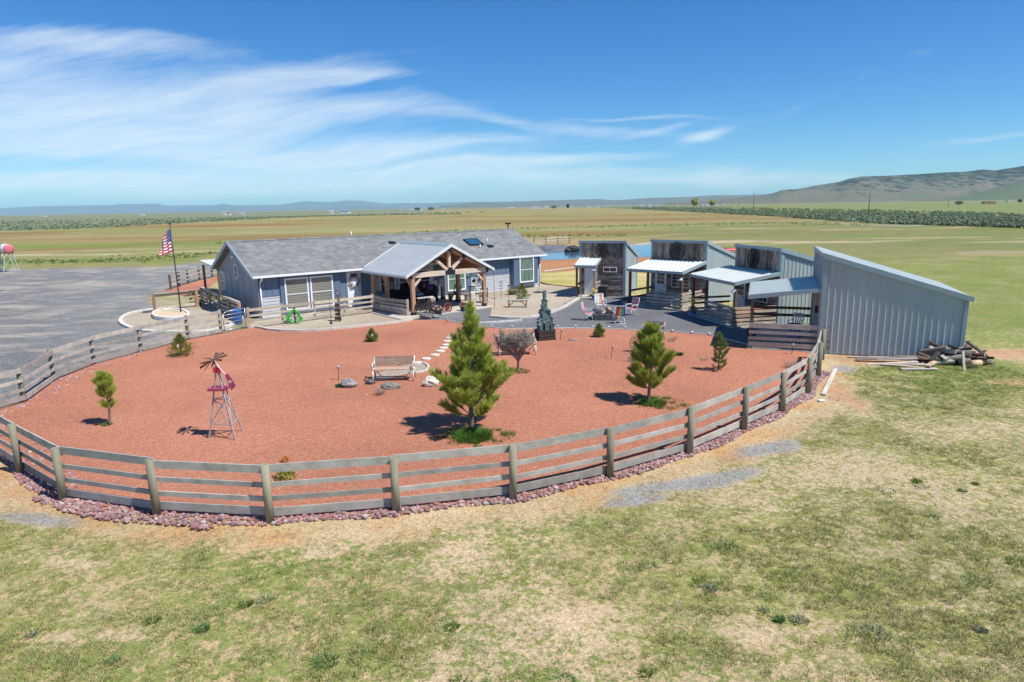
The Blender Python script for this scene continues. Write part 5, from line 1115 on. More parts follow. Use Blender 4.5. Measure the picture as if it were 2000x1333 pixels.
# rocks
def rock(lb,loc,s,mt_,seed,nm='rock',cat='rock'):
    o=MB().blob((0,0,0),.5,12,8,.16,(s[0],s[1],s[2]),seed).build(nm,mt_,loc=(loc[0],loc[1],s[2]*.38));return tag(o,lb,cat)
rock('grey brown boulder beside the small green plant',G(681,757),(.62,.42,.36),M_('rock_grey',(.26,.25,.24),.95,var=.4,scale=4,bmp=.5),1)
rock('cream white boulder right of the bench',G(842,755),(.58,.4,.42),M_('rock_white',(.68,.62,.52),.9,var=.2,scale=6,bmp=.6),2)
rock('flat grey green boulder in front of the bench',G(763,760),(.70,.35,.26),M_('rock_green',(.20,.215,.18),.95,var=.35,scale=4,bmp=.5),3)
rock('small dark boulder by the left foot of the bench',G(724,751),(.36,.3,.22),M_('rock_dark',(.12,.11,.11),.95,var=.4,scale=4,bmp=.5),4)
rock('flat pale stone lying right of the birdhouse tower',G(1120,666),(.5,.2,.12),M_('rock_grey',(0,0,0)),5)
rock('dark square stone at the porch corner kerb',G(832,624),(.75,.5,.42),M_('rock_slate',(.15,.15,.155),.95,var=.4,scale=4,bmp=.5),6)
rock('grey stone beside the pot left of the entrance',G(850,622),(.5,.4,.28),M_('rock_grey2',(.22,.21,.2),.95,var=.4,scale=4,bmp=.5),7)
# feeders and poles on the gravel
def pole_(nm,lb,cat,x,y,h,fn,loc=None):
    t=thing(nm,lb,cat,(*(loc or G(x,y)),.02));MB().cyl((0,0,0),(0,0,h),.014,n=6).build('pole',black,t);f=MB();fn(f,h);f.build('top',black,t);return t
pole_('feeder_pole','thin tall black pole standing right of the porch','pole',966,603,2.4,lambda f,h:f.tube([(0,0,h),(-.1,0,h+.1),(-.25,0,h+.1),(-.3,0,h-.02)],.012,5))
pole_('bird_bath_stand','slim metal stand with stacked dark dishes near the star','garden ornament',979,585,1.15,lambda f,h:[f.cyl((dx,0,h-k),(dx,0,h-k+.03),.13-.02*(k>0.1),n=10) for k,dx in ((0,0),(.25,0),(.42,.02))])
pole_('garden_pinwheel','small dark pinwheel on a thin stake near the right window','garden ornament',994,588,.95,lambda f,h:f.prism([(-.09,0,h+.08),(.09,0,h+.08),(0,0,h-.05)],(0,.02,0)))
pole_('rusty_rod','thin reddish rod with white can standing in the front gravel','pole',647,634,1.45,lambda f,h:f.cyl((0,0,-.0),(0,0,.18),.06,n=10))
t=thing('feeder_post','carved dark post with ornaments beside the garden fence','garden ornament',(*G(664,628),.02));MB().cbox(0,0,.75,.12,.12,1.5).build('post',cedar,t);f=MB()
for z,w_ in ((.15,.34),(.4,.26),(.62,.3),(.9,.24)): f.cbox(-.08,-.05,z,w_,.2,.14)
f.build('ornament',crate,t);MB().ring((.02,-.08,1.62),(0,1,0),.14,.03,14,5).build('small_wreath',M_('twig_brown',(0,0,0)),t)
pole_('sprinkler_base','low blue hose reel base under the far right downspout','hose base',1052,572,.4,lambda f,h:f.cyl((0,0,.0),(0,0,.03),.4,n=16))
t=thing('pole_lamp','dark lamp on a pole standing far behind the house roof','lamp post',(*G(992.5,456,0),0));hh=HT(992.5,456,992.5,437);MB().cyl((0,0,0),(0,0,hh),.14,n=8).build('pole',black,t);MB().cbox(0,0,hh,1.4,.6,.35).build('lamp_head',black,t)
# rear shelter
rs=thing('rear_shelter','small open shelter with pale roof behind the left end of the house','shelter',onh(2.3,13.8),TH)
MB().prism([(-1.2,-1.6,2.15),(-1.2,2.6,2.45),(-1.2,2.6,2.52),(-1.2,-1.6,2.22)],(3.4,0,0)).build('roof',metal_pale,rs)
for x,y in ((-1.,-1.4),(2.,-1.4),(-1.,2.4),(2,2.4)): MB().cbox(x,y,1.08,.15,.15,2.16).build('post',brownwood,rs)
pt=thing('picnic_table','dark picnic table under the rear shelter beside the gable','table',onh(-.2,11.2),TH+.3);MB().box(-.9,.9,-.35,.35,.72,.77).build('tabletop',crate,pt)
for y in (-.7,.7): MB().box(-.9,.9,y-.13,y+.13,.42,.46).build('seat',crate,pt)
for x in (-.7,.7): MB().beam((x,-.7,0),(x,.25,.72),.06,.1).beam((x,.7,0),(x,-.25,.72),.06,.1).beam((x,-.75,.39),(x,.75,.39),.05,.08).build('leg',crate,pt)
# fuel tanks
tkr=M_('tank_red',(.62,.16,.17),.5,var=.08)
for i,(x,y,lb) in enumerate(((24,531,'white fuel tank with red end on a pale steel stand, right of the pair'),(-3,530,'white fuel tank with red end cut by the left edge of the picture'))):
    gx,gy=G(x,y);t=thing('fuel_tank',lb,'fuel tank',(gx-.3,gy,0),R_(52),'fuel tanks on stands')
    MB().cyl((0,-.9,2.55),(0,.9,2.55),.52,n=22).build('tank_body',wht,t);MB().lathe([(.53,0),(.53,.03),(.3,.10),(0,.12)],n=22).build('tank_end',tkr,t,loc=(0,-.9,2.55),rot=(R_(90),0,0))
    MB().lathe([(.53,0),(.53,.03),(.3,.10),(0,.12)],n=22).build('tank_end',tkr,t,loc=(0,.9,2.55),rot=(R_(-90),0,0))
    for sy in (-.65,.65):
        for sx in (-1,1): MB().beam((sx*.75,sy,0),(sx*.35,sy,2.15),.07,.07).build('leg',M_('stand_green',(.42,.48,.44),.6),t)
        MB().beam((-.72,sy,.25),(.72,sy,.25),.05,.05).beam((-.72,sy,.25),(.4,sy,2.0),.04,.04).build('cross_brace',M_('stand_green',(0,0,0)),t)
        MB().box(-.45,.45,sy-.06,sy+.06,2.05,2.16).build('cradle',black,t)
MB()
# red canoe behind the shed
gx,gy=G(1432,492);o=MB();prof=[(-1.9,.02),(-1.5,.22),(-.8,.33),(0,.36),(.8,.33),(1.5,.22),(1.9,.02)]
V=[];n=len(prof);k=8
for x,w_ in prof:
    for j in range(k+1): a=math.pi*j/k;V.append((x,w_*math.cos(a),.10+.38*math.sin(a)*(w_/.36)**.5))
o.add(V,[(i*(k+1)+j,(i+1)*(k+1)+j,(i+1)*(k+1)+j+1,i*(k+1)+j+1) for i in range(n-1) for j in range(k)]);q=thing('canoe','upturned red canoe lying in the field behind the sheds','canoe',(gx,gy,0),R_(12));o.sm=[True]*len(o.f);o.build('hull',redp,q);MB().box(-1.9,1.9,-.02,.02,.44,.5).build('keel',M_('dark_red',(.2,.02,.02)),q)
# ------------------------------------------------------------ foliage
def leafmat(name,c1,c2,c3,scale=2.5,trans=.25):
    mt,nt,b=newmat(name);v=coords(nt,'Object');f=noise(nt,v,scale,4,.7);g_=nt.nodes.new('ShaderNodeNewGeometry')
    a=math_(nt,'ADD',math_(nt,'MULTIPLY',f,.6),math_(nt,'MULTIPLY',g_.outputs['Random Per Island'],.4))
    c=ramp(nt,a,[(.3,c1),(.5,c2),(.68,c3)]);nt.links.new(c,b.inputs['Base Color']);b.inputs['Roughness'].default_value=.65;b.inputs['Specular IOR Level'].default_value=.25
    tr=nt.nodes.new('ShaderNodeBsdfTranslucent');nt.links.new(c,tr.inputs[0]);mx=nt.nodes.new('ShaderNodeMixShader');mx.inputs[0].default_value=trans
    o=[n for n in nt.nodes if n.type=='OUTPUT_MATERIAL'][0];nt.links.new(b.outputs[0],mx.inputs[1]);nt.links.new(tr.outputs[0],mx.inputs[2]);nt.links.new(mx.outputs[0],o.inputs[0]);return mt
def needles(name,P,Dr,n,ln,wd,mt,parent,seed,droop=0.,fwd=.75):
    """tufts of needles: P (m,3) tips, Dr (m,3) shoot directions"""
    rg=np.random.default_rng(seed);m_=len(P);q=rg.normal(size=(m_,n,3));q/=np.linalg.norm(q,axis=2,keepdims=True)
    d=Dr[:,None,:]*fwd+q*(1-fwd*.45);d[...,2]-=droop;d/=np.linalg.norm(d,axis=2,keepdims=True)
    L=ln*rg.uniform(.65,1.15,size=(m_,n,1));side=np.cross(d,rg.normal(size=(m_,n,3)));side/=np.linalg.norm(side,axis=2,keepdims=True)
    base=P[:,None,:]+Dr[:,None,:]*rg.uniform(-.09,.03,size=(m_,n,1));a=base-side*wd*.5;b=base+side*wd*.5;c=base+d*L+side*wd*.15;e=base+d*L-side*wd*.15
    V=np.stack([a,b,c,e],2).reshape(-1,3);T=np.arange(len(V)).reshape(-1,4);return tri_mesh(name,V,T,mt,parent)
pineM=leafmat('pine_needles',(.16,.24,.03),(.36,.44,.065),(.60,.62,.15),2.2,.3)
pineM2=leafmat('pine_needles_bright',(.19,.27,.035),(.41,.49,.07),(.66,.68,.17),2.5,.3)
dwarfM=leafmat('dwarf_needles',(.07,.13,.025),(.16,.24,.045),(.30,.37,.08),5,.2)
dwarfY=leafmat('dwarf_needles_yellow',(.06,.10,.015),(.17,.21,.03),(.30,.33,.06),5,.25)
barkM=mat('pine_bark',(.20,.155,.125),.95,var=.4,scale=6,stretch=(2,2,.6),bmp=.4)
def pine(lb,loc,h,wd,seed,m_,nl=.13,bare=.10,lean=0.,n=16,whorls=9,gap=.1,peak=.15,power=.85,rise=.55,step=.05,nw=.0095,br=(4,6)):
    """whorls of limbs with side shoots; every shoot is a bottle brush of needles"""
    t=thing('pine_tree',lb,'pine tree',(*loc,.0));rd=random.Random(seed);tk=MB();pts=[];m=10;P=[];Dn=[]
    for i in range(m+1): f=i/m;pts.append(Vector((lean*f+.03*math.sin(f*5+seed),.02*math.cos(f*4),h*.96*f)))
    for i in range(m): f=i/m;tk.cyl(pts[i],pts[i+1],.02*h*(1-f)**.9+.008,.02*h*max(.02,1-f-.1)**.9+.008,8,False)
    def shoot(p,d,L,r):
        """a curved shoot that turns up at its end"""
        k=4;q=[Vector(p)]
        for s in range(k): d=(d+Vector((rd.gauss(0,.06),rd.gauss(0,.06),.16))).normalized();q.append(q[-1]+d*L/k)
        for s in range(k): tk.cyl(q[s],q[s+1],r*(1-s/k)+.003,r*(1-(s+1)/k)+.003,4,False)
        return q
    def brush(q,a):
        L=sum((q[i+1]-q[i]).length for i in range(len(q)-1));c=max(2,int(L*(1-a)/step))
        for s in range(c):
            f=a+(1-a)*(s+rd.random())/c;i=min(len(q)-2,int(f*(len(q)-1)));p=q[i].lerp(q[i+1],f*(len(q)-1)-i);P.append(p+Vector((rd.gauss(0,.012),rd.gauss(0,.012),rd.gauss(0,.012))));Dn.append((q[i+1]-q[i]).normalized())
        P.append(q[-1]);Dn.append((q[-1]-q[-2]).normalized())
    for w_ in range(whorls):
        f=bare+(1-bare-.05)*(w_/(whorls-1))**.95;z=h*f+rd.uniform(-.02,.02)*h;g_=(f-bare)/(1-bare)
        env=(.72+.28*g_/peak) if g_<peak else max(.03,1-(g_-peak)/(1-peak))**power
        nb_=rd.randint(*br);a0=rd.uniform(0,6.3)
        for k in range(nb_):
            if rd.random()<gap: continue
            a=a0+k*6.283/nb_+rd.uniform(-.35,.35);L=max(.07,wd*.5*env*rd.uniform(.62,1.2));fm=min(.999,max(0,z/(h*.96)));i0=min(m-1,int(fm*m));st_=pts[i0].lerp(pts[i0+1],fm*m-i0)
            d=Vector((math.cos(a),math.sin(a),rise*(.35+1.3*g_)+rd.uniform(-.12,.12))).normalized();q=shoot(st_,d,L,.006*h*(.5+env*.6));brush(q,.45)
            ns=int(L/.11)
            for s in range(ns):
                f2=.28+.68*(s+rd.random()*.6)/max(1,ns);i=min(3,int(f2*4));p=q[i].lerp(q[i+1],f2*4-i);dd=(q[i+1]-q[i]).normalized();sd=dd.cross(Vector((0,0,1))).normalized()*(1 if s%2 else -1)
                ds=(dd*.75+sd*rd.uniform(.5,1.)+Vector((0,0,rd.uniform(-.1,.55)))).normalized();brush(shoot(p,ds,L*(1.02-f2)*rd.uniform(.35,.62)+.06,.005),.0)
    for i in range(5): brush([pts[-1]-Vector((0,0,.12*h*rd.random())),pts[-1]+Vector((rd.gauss(0,.03),rd.gauss(0,.03),.05*h))],0.)
    tk.build('trunk',barkM,t);needles('crown',np.array([tuple(p) for p in P]),np.array([tuple(p) for p in Dn]),n,nl,nw,m_,t,seed,fwd=.95);print(lb[:20],len(P));return t
pine('tallest long needled pine in front of the porch, in the middle of the cinder yard',G(922,840),3.55,2.8,11,pineM2,nl=.16,whorls=12,gap=.2,bare=.12,peak=.08,power=.92,lean=.05,n=22,br=(5,7),nw=.010)
pine('long needled pine standing in green grass between wheel and front fence',G(1268,786),2.42,1.95,24,pineM,nl=.15,whorls=10,gap=.13,bare=.17,peak=.2,power=.62,step=.045,n=22,br=(5,7),nw=.010)
pine('slender young pine near the shed shadow on the right',G(1403,725),1.42,.85,31,dwarfM,nl=.085,whorls=9,bare=.06,peak=.3,power=.6,n=14,step=.035,nw=.008)
pine('bright yellow green pine sapling with bare lower stem at the far left of the yard',G(216,831),1.45,.85,43,pineM2,nl=.15,whorls=5,bare=.40,gap=.0,peak=.3,power=.35,rise=1.1,n=26,step=.03,br=(4,5))
# bare twigs on the sapling's stem
g_=G(216,831);f=MB();rd=random.Random(2)
def twigs(mb,o,n,L,r,up,rd):
    for i in range(n):
        a=rd.uniform(0,6.28);d=Vector((math.cos(a),math.sin(a),up+rd.uniform(-.3,.5))).normalized();p=Vector(o);l=L*rd.uniform(.5,1);
        for s in range(3): q=p+d*l/3;mb.cyl(p,q,r*(1-s*.25),r*(1-(s+1)*.25),4,False);p=q;d=(d+Vector((rd.gauss(0,.3),rd.gauss(0,.3),rd.gauss(0,.25)))).normalized()
        for s in range(2): mb.cyl(p-d*l*.3*s,p-d*l*.3*s+(d+Vector((rd.gauss(0,.7),rd.gauss(0,.7),rd.gauss(0,.5)))).normalized()*l*.4,r*.4,r*.25,3,False)
def dwarf(lb,loc,h,r,seed,m_,tag_=False,z0=.0):
    t=thing('dwarf_pine',lb,'dwarf pine',(*loc,z0));rd=np.random.default_rng(seed);n=520;f=rd.random(n)**.85;a=rd.uniform(0,6.28,n)
    env=np.where(f<.25,.75+f,1-((f-.25)/.75)**1.5)*r*(1+.28*np.sin(a*3+f*11+seed)+.2*np.sin(f*26+a)+.16*rd.normal(size=n));env=np.maximum(env,.015);k=rd.uniform(.45,1,n)**.5
    P=np.stack([env*k*np.cos(a),env*k*np.sin(a),.06+f*(h-.06)],-1);Dv=np.stack([np.cos(a)*.7,np.sin(a)*.7,.5+f*.9],-1);Dv/=np.linalg.norm(Dv,axis=1,keepdims=True)
    MB().cyl((0,0,0),(0,0,h*.8),.035,.01,7).build('trunk',barkM,t);needles('crown',P,Dv,15,.085,.0085,m_,t,seed,fwd=.6)
    if tag_: MB().box(r*.12,r*.12+.07,-r*.9,-r*.9+.01,h*.5,h*.5+.11).build('plant_tag',wht,t)
    return t
dwarf('round dense dwarf pine with white tag near the left back fence',G(355,696),.98,.46,1,dwarfY,True);dwarf('small dwarf pine with white tag between garden bed kerb and bench',G(727,668),.62,.24,2,dwarfM,True)
dwarf('small dark dwarf pine near the courtyard border in front of the fire pit',G(1170,659),.62,.24,3,dwarfM);dwarf('tall bushy dwarf pine behind the wheel ended bench',G(1020,589),1.15,.42,5,dwarfM,z0=.02)
dwarf('small dark green shrub pressed against the left side of the right hand pine',G(1250,702),.55,.27,6,dwarfM)
# grey leafless shrub
g_=G(1012,725);t=thing('bare_shrub','grey nearly leafless rounded shrub tree between the tall pine and the birdhouse tower','shrub',(*g_,.02));f=MB();rd=random.Random(6)
gtw=mat('grey_twig',(.23,.20,.18),.95,var=.3,scale=6);P=[];Dn=[]
def grow(p,d,L,r,dep):
    q=p+d*L;f.cyl(p,q,r,r*.7,5 if dep<2 else 3,False)
    if dep>1:
        for s in range(8): P.append(tuple(p.lerp(q,rd.random())+Vector((rd.gauss(0,.05),rd.gauss(0,.05),rd.gauss(0,.04)))));Dn.append(tuple(d))
    if dep<4:
        for k in range(4 if dep else 6):
            a=rd.uniform(0,6.28);n_=(d*(.9 if dep else .55)+Vector((math.cos(a),math.sin(a),rd.uniform(-.1,.9)))*(.62)).normalized();grow(q if k<2 else p.lerp(q,rd.uniform(.4,.95)),n_,L*rd.uniform(.68,.95),r*.62,dep+1)
grow(Vector((0,0,0)),Vector((.02,0,1)),.50,.055,0);f.build('branches',gtw,t)
needles('withered_leaves',np.array(P),np.array(Dn),5,.05,.013,leafmat('withered',(.26,.22,.20),(.42,.38,.33),(.50,.50,.38),6,.15),t,3,fwd=.3)
# small plants
def tuft(nm,lb,cat,loc,n,L,r,mt_,seed,spread=.6,w_=.012,z0=.02):
    rg=np.random.default_rng(seed);a=rg.uniform(0,6.28,n);q=r*np.sqrt(rg.random(n));P=np.stack([q*np.cos(a),q*np.sin(a),np.zeros(n)],-1);d=np.stack([np.cos(a)*spread*rg.random(n),np.sin(a)*spread*rg.random(n),np.ones(n)],-1);d/=np.linalg.norm(d,axis=1,keepdims=True)
    l=L*rg.uniform(.5,1.1,n)[:,None];sd_=np.cross(d,rg.normal(size=(n,3)));sd_/=np.linalg.norm(sd_,axis=1,keepdims=True);m1_=P+d*l*.6;tip=P+d*l;tip[:,2]-=.12*l[:,0];tip+=np.stack([np.cos(a),np.sin(a),0*a],-1)*l*.18
    V=np.stack([P-sd_*w_/2,P+sd_*w_/2,m1_+sd_*w_*.4,m1_-sd_*w_*.4,tip+sd_*w_*.1,tip-sd_*w_*.1],1).reshape(-1,3);b_=np.arange(n)[:,None]*6;T=np.concatenate([b_+np.array([[0,1,2,3]]),b_+np.array([[3,2,4,5]])])
    o=tri_mesh(nm,V,T,mt_,loc=(*loc,z0));return tag(o,lb,cat)
wg=leafmat('lush_grass',(.03,.10,.012),(.08,.20,.025),(.17,.32,.05),4,.3);dg_=leafmat('dry_stalk',(.28,.22,.16),(.45,.38,.28),(.58,.5,.38),6,.2);gp=leafmat('green_leaf',(.02,.08,.02),(.05,.15,.04),(.09,.22,.06),6,.2)
o=tuft('grass','x','x',G(925,856),1500,.24,.50,wg,1,.8,.010);
for k in ('label','category'): del o[k]
o['kind']='stuff'
o=tuft('grass','x','x',G(1275,790),1000,.17,.42,wg,2,.8,.010)
for k in ('label','category'): del o[k]
o['kind']='stuff'
def fringe(g_,n,L,r,seed):
    rg=random.Random(seed)
    for i in range(n):
        a=rg.uniform(0,6.28);q=r*(.6+.8*rg.random());o=tuft('grass','x','x',(g_[0]+q*math.cos(a)*1.3,g_[1]+q*math.sin(a)),rg.randint(20,80),L*rg.uniform(.4,.9),rg.uniform(.06,.2),wg,seed*50+i,.9,.010)
        for k in ('label','category'): del o[k]
        o['kind']='stuff'
fringe(G(930,856),26,.2,.55,1);fringe(G(1285,790),24,.14,.5,2);fringe(G(1012,728),10,.07,.4,3)
o=tuft('grass','x','x',G(1015,727),500,.07,.4,wg,3,.8,.012)
for k in ('label','category'): del o[k]
o['kind']='stuff'
o=tuft('grass','x','x',G(209,832),160,.08,.14,wg,4,.8,.012)
for k in ('label','category'): del o[k]
o['kind']='stuff'
tuft('green_plant','small dark green leafy plant left of the grey brown boulder','plant',G(666,757),160,.13,.16,gp,5,.9,.035);tuft('green_plant','small dark green leafy plant right of the right hand pine','plant',G(1325,695),150,.15,.17,gp,6,.9,.035)
tuft('green_plant','small green plant peeking out left of the tall pine','plant',G(868,763),120,.13,.13,gp,7,.9,.035)
tuft('dry_weed','dead straw coloured weed fanning out in front of the bench','weed',G(744,773),150,.42,.06,dg_,8,1.1,.007);tuft('dry_weed','dead pale weed in front of the standing wagon wheel','weed',G(1238,707),160,.5,.12,dg_,9,.9,.006)
tuft('dry_weed','dead pale weed right of the weathered bench behind the pine','weed',G(1312,668),130,.4,.12,dg_,10,1,.006);tuft('dry_weed','dead pale weed by the right end of the front fence','weed',G(1543,720),170,.45,.15,dg_,11,1,.006)
tuft('dry_weed','low dead weed patch left of the slender young pine','weed',G(1372,705),90,.18,.18,dg_,12,1.2,.007)
t=thing('young_shrub','small shrub with orange top and yellow green base behind the front fence','shrub',(*G(561,937),.02));rg=random.Random(3);b1=MB();b2=MB()
MB().cyl((0,0,0),(-.02,0,.42),.012,n=5).build('stem',barkM,t)
for (mb,z0_,z1_,r_,n_) in ((b1,.3,.52,.12,110),(b2,.02,.2,.24,200)):
    for i in range(n_):
        a=rg.uniform(0,6.28);q=r_*math.sqrt(rg.random());c_=Vector((q*math.cos(a)-.02,q*math.sin(a),rg.uniform(z0_,z1_)));d=Vector((rg.gauss(0,1),rg.gauss(0,1),rg.uniform(0,1.5))).normalized()*.045;e=d.orthogonal().normalized()*.016;mb.add([c_-d,c_+e,c_+d,c_-e],[(0,1,2,3)])
b1.build('orange_leaves',leafmat('orange_leaf',(.30,.09,.02),(.50,.18,.05),(.62,.32,.10),9,.3),t);b2.build('leaves',leafmat('yellow_leaf',(.10,.12,.02),(.26,.26,.04),(.42,.36,.07),9,.3),t)
# weeds at the house foot
tuft('green_plant','pale leafy shrub on the gravel left of the bushy dwarf pine','plant',G(1001,576),220,.5,.25,leafmat('tan_leaf',(.16,.14,.06),(.30,.26,.13),(.36,.34,.16),6,.2),15,.8,.03)
# ------------------------------------------------------------ timber on the ground
board=mat('old_board',(.46,.42,.37),.9,var=.3,scale=3,stretch=(.6,4,4));boardd=mat('dark_board',(.22,.19,.165),.9,var=.35,scale=3,stretch=(.6,4,4))
def plank(lb,loc,rz,L,w_,h,mt_,el=0.,z=0.,cat='board',nm='loose_board',group=None): 
    o=MB().box(-L/2,L/2,-w_/2,w_/2,0,h).build(nm,mt_,loc=(loc[0],loc[1],z),rot=(0,-el,rz));return tag(o,lb,cat,group)
a_=G(1608,772);b_=G(1632,722);plank('long pale board lying alone on the dry strip outside the front fence',((a_[0]+b_[0])/2,(a_[1]+b_[1])/2),math.atan2(b_[1]-a_[1],b_[0]-a_[0]),math.dist(a_,b_),.14,.04,board)
plank('small white scrap lying at the near end of the single long board',G(1604,783),.3,.22,.12,.03,wht)
P_=[(1728,700,2.7,-.05,.0,.16,'long grey board leaning lowest against the shed wall',board),(1735,706,2.4,.03,.10,.2,'wide grey board second from the ground in the board pile',boardd),(1765,701,2.5,-.12,.0,.13,'thin board on the wall side of the board pile',board),
    (1742,712,1.9,.12,.02,.18,'pale board slanting at the left front of the board pile',board),(1780,713,1.6,.02,.0,.2,'short board at the right front of the board pile',board),(1757,716,1.2,-.35,.0,.17,'split board end poking forward from the board pile',fw),
    (1772,708,2.2,-.02,.12,.15,'weathered board lying on top of the board pile',board),(1795,722,1.3,.1,.0,.22,'white ended board nearest the camera in the board pile',board),(1800,705,1.8,-.2,.15,.14,'dark board bridging from the board pile to the firewood',boardd),(1818,718,.8,.9,.12,.18,'short yellow ended block tilted beside the firewood',fw)]
for x,y,L,rz,z,w_,lb,mm in P_: plank(lb,G(x,y),rz-.18,L,w_,.045,mm,(.06 if z else .01),z)
charM=mat('charred_wood',(.035,.03,.027),.95,var=.5,scale=6)
rd=random.Random(12);cx,cy=G(1862,709)
for lay,(n_,z) in enumerate(((11,.0),(9,.12),(7,.25),(5,.38),(3,.5))):
    for i in range(n_):
        L=rd.uniform(.45,1.05);u_=i/max(1,n_-1);x=cx-1.25+.22*lay+(2.5-.42*lay)*u_+rd.uniform(-.08,.08);y=cy+rd.uniform(-.32,.3)+.06*lay;o=MB();w_=rd.uniform(.10,.24);h_=rd.uniform(.05,.16)
        prof=[(w_*.5*math.cos(a)*rd.uniform(.8,1.2),h_*.5*math.sin(a)*rd.uniform(.8,1.2)) for a in [j_*6.283/7 for j_ in range(7)]] if rd.random()<.55 else [(-w_/2,-h_/2),(w_/2,-h_/2),(w_/2*rd.uniform(.8,1),h_/2),(-w_/2,h_/2*rd.uniform(.7,1))]
        o.prism([(-L/2,p[0],p[1]) for p in prof],(L,rd.uniform(-.05,.05),0));o.mi[0]=1;o.mi[1]=1
        q=o.build('firewood_log',[rd.choice((bark,bark,boardd,charM,board)),fw if rd.random()<.4 else boardd],loc=(x,y,z+.08),rot=(rd.uniform(-.7,.7),rd.uniform(-.35,.35),rd.uniform(0,3.14)))
        tag(q,'rough weathered log or beam end in the jumbled firewood heap at the shed corner','log','logs in the firewood heap')
for x,y,L,el,rz,z,lb in ((1872,690,1.4,1.0,1.9,.55,'long grey board sticking up at the top of the firewood heap'),(1905,705,1.7,-.45,.5,.45,'wide dark slab sloping down the right side of the firewood heap'),(1850,697,1.2,.6,.2,.5,'grey beam slanting across the left of the firewood heap'),(1880,722,.9,1.2,1.4,.25,'pale stick standing in front of the firewood heap')): plank(lb,G(x,y),rz,L,.16 if L>1 else .08,.06,boardd if 'dark' in lb else board,el,z)
tag(MB().cyl((0,0,0),(.5,.0,0),.13,.12,9).build('firewood_log',[fw],loc=(*G(1893,718),.14),rot=(0,0,.25)),'yellow cut log on the ground at the right front of the firewood heap','log')
# ------------------------------------------------------------ lava rocks along the fence foot
rmats=[mat('lava_rock_a',(.33,.165,.155),.95,var=.35,scale=7,bmp=.6),mat('lava_rock_b',(.43,.28,.27),.95,var=.3,scale=7,bmp=.6),mat('lava_rock_c',(.28,.18,.18),.95,var=.35,scale=7,bmp=.6),mat('lava_rock_d',(.46,.38,.36),.95,var=.2,scale=7,bmp=.5)]
tmpl=[]
for i in range(12):
    mb=MB().blob((0,0,0),.5,7,5,.26,(1,.8,.68),i+50);me=bpy.data.meshes.new('border_rock');me.from_pydata(mb.v,[],mb.f);me.materials.append(rmats[(0,0,1,1,2,0,1,2,0,1,3,2)[i]]);me.update();tmpl.append(me)
rl=[(11.6,23.9)]+front+[(-13.2,16.6)];rd=random.Random(77);cand=[];occ=[]
seglen=[math.dist(a,b) for a,b in zip(rl,rl[1:])];tot=sum(seglen)
def along(s):
    for (a,b),L in zip(zip(rl,rl[1:]),seglen):
        if s<=L: t=s/L;ux,uy=(b[0]-a[0])/L,(b[1]-a[1])/L;return a[0]+ux*s,a[1]+uy*s,-uy,ux
        s-=L
    return b[0],b[1],-uy,ux
for i in range(9000):
    s=rd.uniform(0,tot);x,y,nx,ny=along(s)
    wmax=.17+(.26 if -10.5<x<-6 else 0)+.06*math.sin(s*2.1);o_=rd.uniform(-.16,wmax);r=rd.choice((.12,.10,.085,.075,.065,.055))*rd.uniform(.85,1.15)
    X_,Y_=x+nx*o_,y+ny*o_
    if any((X_-a)**2+(Y_-b)**2<((r+c_)*.42)**2 for a,b,c_ in occ if abs(X_-a)<.25): continue
    occ.append((X_,Y_,r));cand.append((X_,Y_,r))
cand.sort(key=lambda c_:-c_[2]/math.hypot(c_[0],c_[1]));print('rocks',len(cand))
for i,(x,y,r) in enumerate(cand[:290]):
    o=bpy.data.objects.new('border_rock',tmpl[rd.randrange(12)]);col.objects.link(o);o.location=(x,y,r*.28);o.rotation_euler=(rd.uniform(-.4,.4),rd.uniform(-.4,.4),rd.uniform(0,6.28));o.scale=(r*1.25,r*1.25,r*1.25);tag(o,'dull red lava rock in the row along the foot of the curved front fence','rock','lava rocks along the fence foot')
def mergedrocks(name,lst,z=.25):
    V=[];T=[];n=0;mi=[]
    for x,y,r in lst:
        me=tmpl[rd.randrange(12)];M=Matrix.Translation((x,y,r*z))@Matrix.Rotation(rd.uniform(0,6.28),4,'Z')@Matrix.Rotation(rd.uniform(-.5,.5),4,'X')@Matrix.Scale(r*1.25,4)
        for v_ in me.vertices: V.append(M@v_.co)
        k_m=rmats.index(me.materials[0])
        for p in me.polygons: T.append(tuple(n+i for i in p.vertices));mi.append(k_m)
        n+=len(me.vertices)
    m_=bpy.data.meshes.new(name);m_.from_pydata(V,[],T)
    for q in rmats: m_.materials.append(q)
    m_.polygons.foreach_set('material_index',mi);m_.update();o=bpy.data.objects.new(name,m_);col.objects.link(o);o['kind']='stuff'
bl_=[];P_=leftcorner+back[:4]
for a,b in zip(P_,P_[1:]):
    L=math.dist(a,b);ux,uy=(b[0]-a[0])/L,(b[1]-a[1])/L
    for i in range(int(L*16)): s=rd.uniform(0,L);o_=rd.uniform(.12,.75);bl_.append((a[0]+ux*s+uy*o_,a[1]+uy*s-ux*o_,rd.uniform(.05,.11)))
P_=[(-10.2,14.1),(-12.4,15.9),(-13.4,17.2)]
for a,b in zip(P_,P_[1:]):
    L=math.dist(a,b);ux,uy=(b[0]-a[0])/L,(b[1]-a[1])/L
    for i in range(int(L*14)): s=rd.uniform(0,L);o_=rd.uniform(.1,.6);bl_.append((a[0]+ux*s+uy*o_,a[1]+uy*s-ux*o_,rd.uniform(.05,.11)))
for i in range(120): s=rd.uniform(0,1);a_,b_=G(1100,604),G(1133,586);bl_.append((a_[0]+(b_[0]-a_[0])*s+rd.uniform(-.5,-.1),a_[1]+(b_[1]-a_[1])*s+rd.uniform(-.1,.3),rd.uniform(.05,.09)))
mergedrocks('rubble',cand[290:]+bl_)
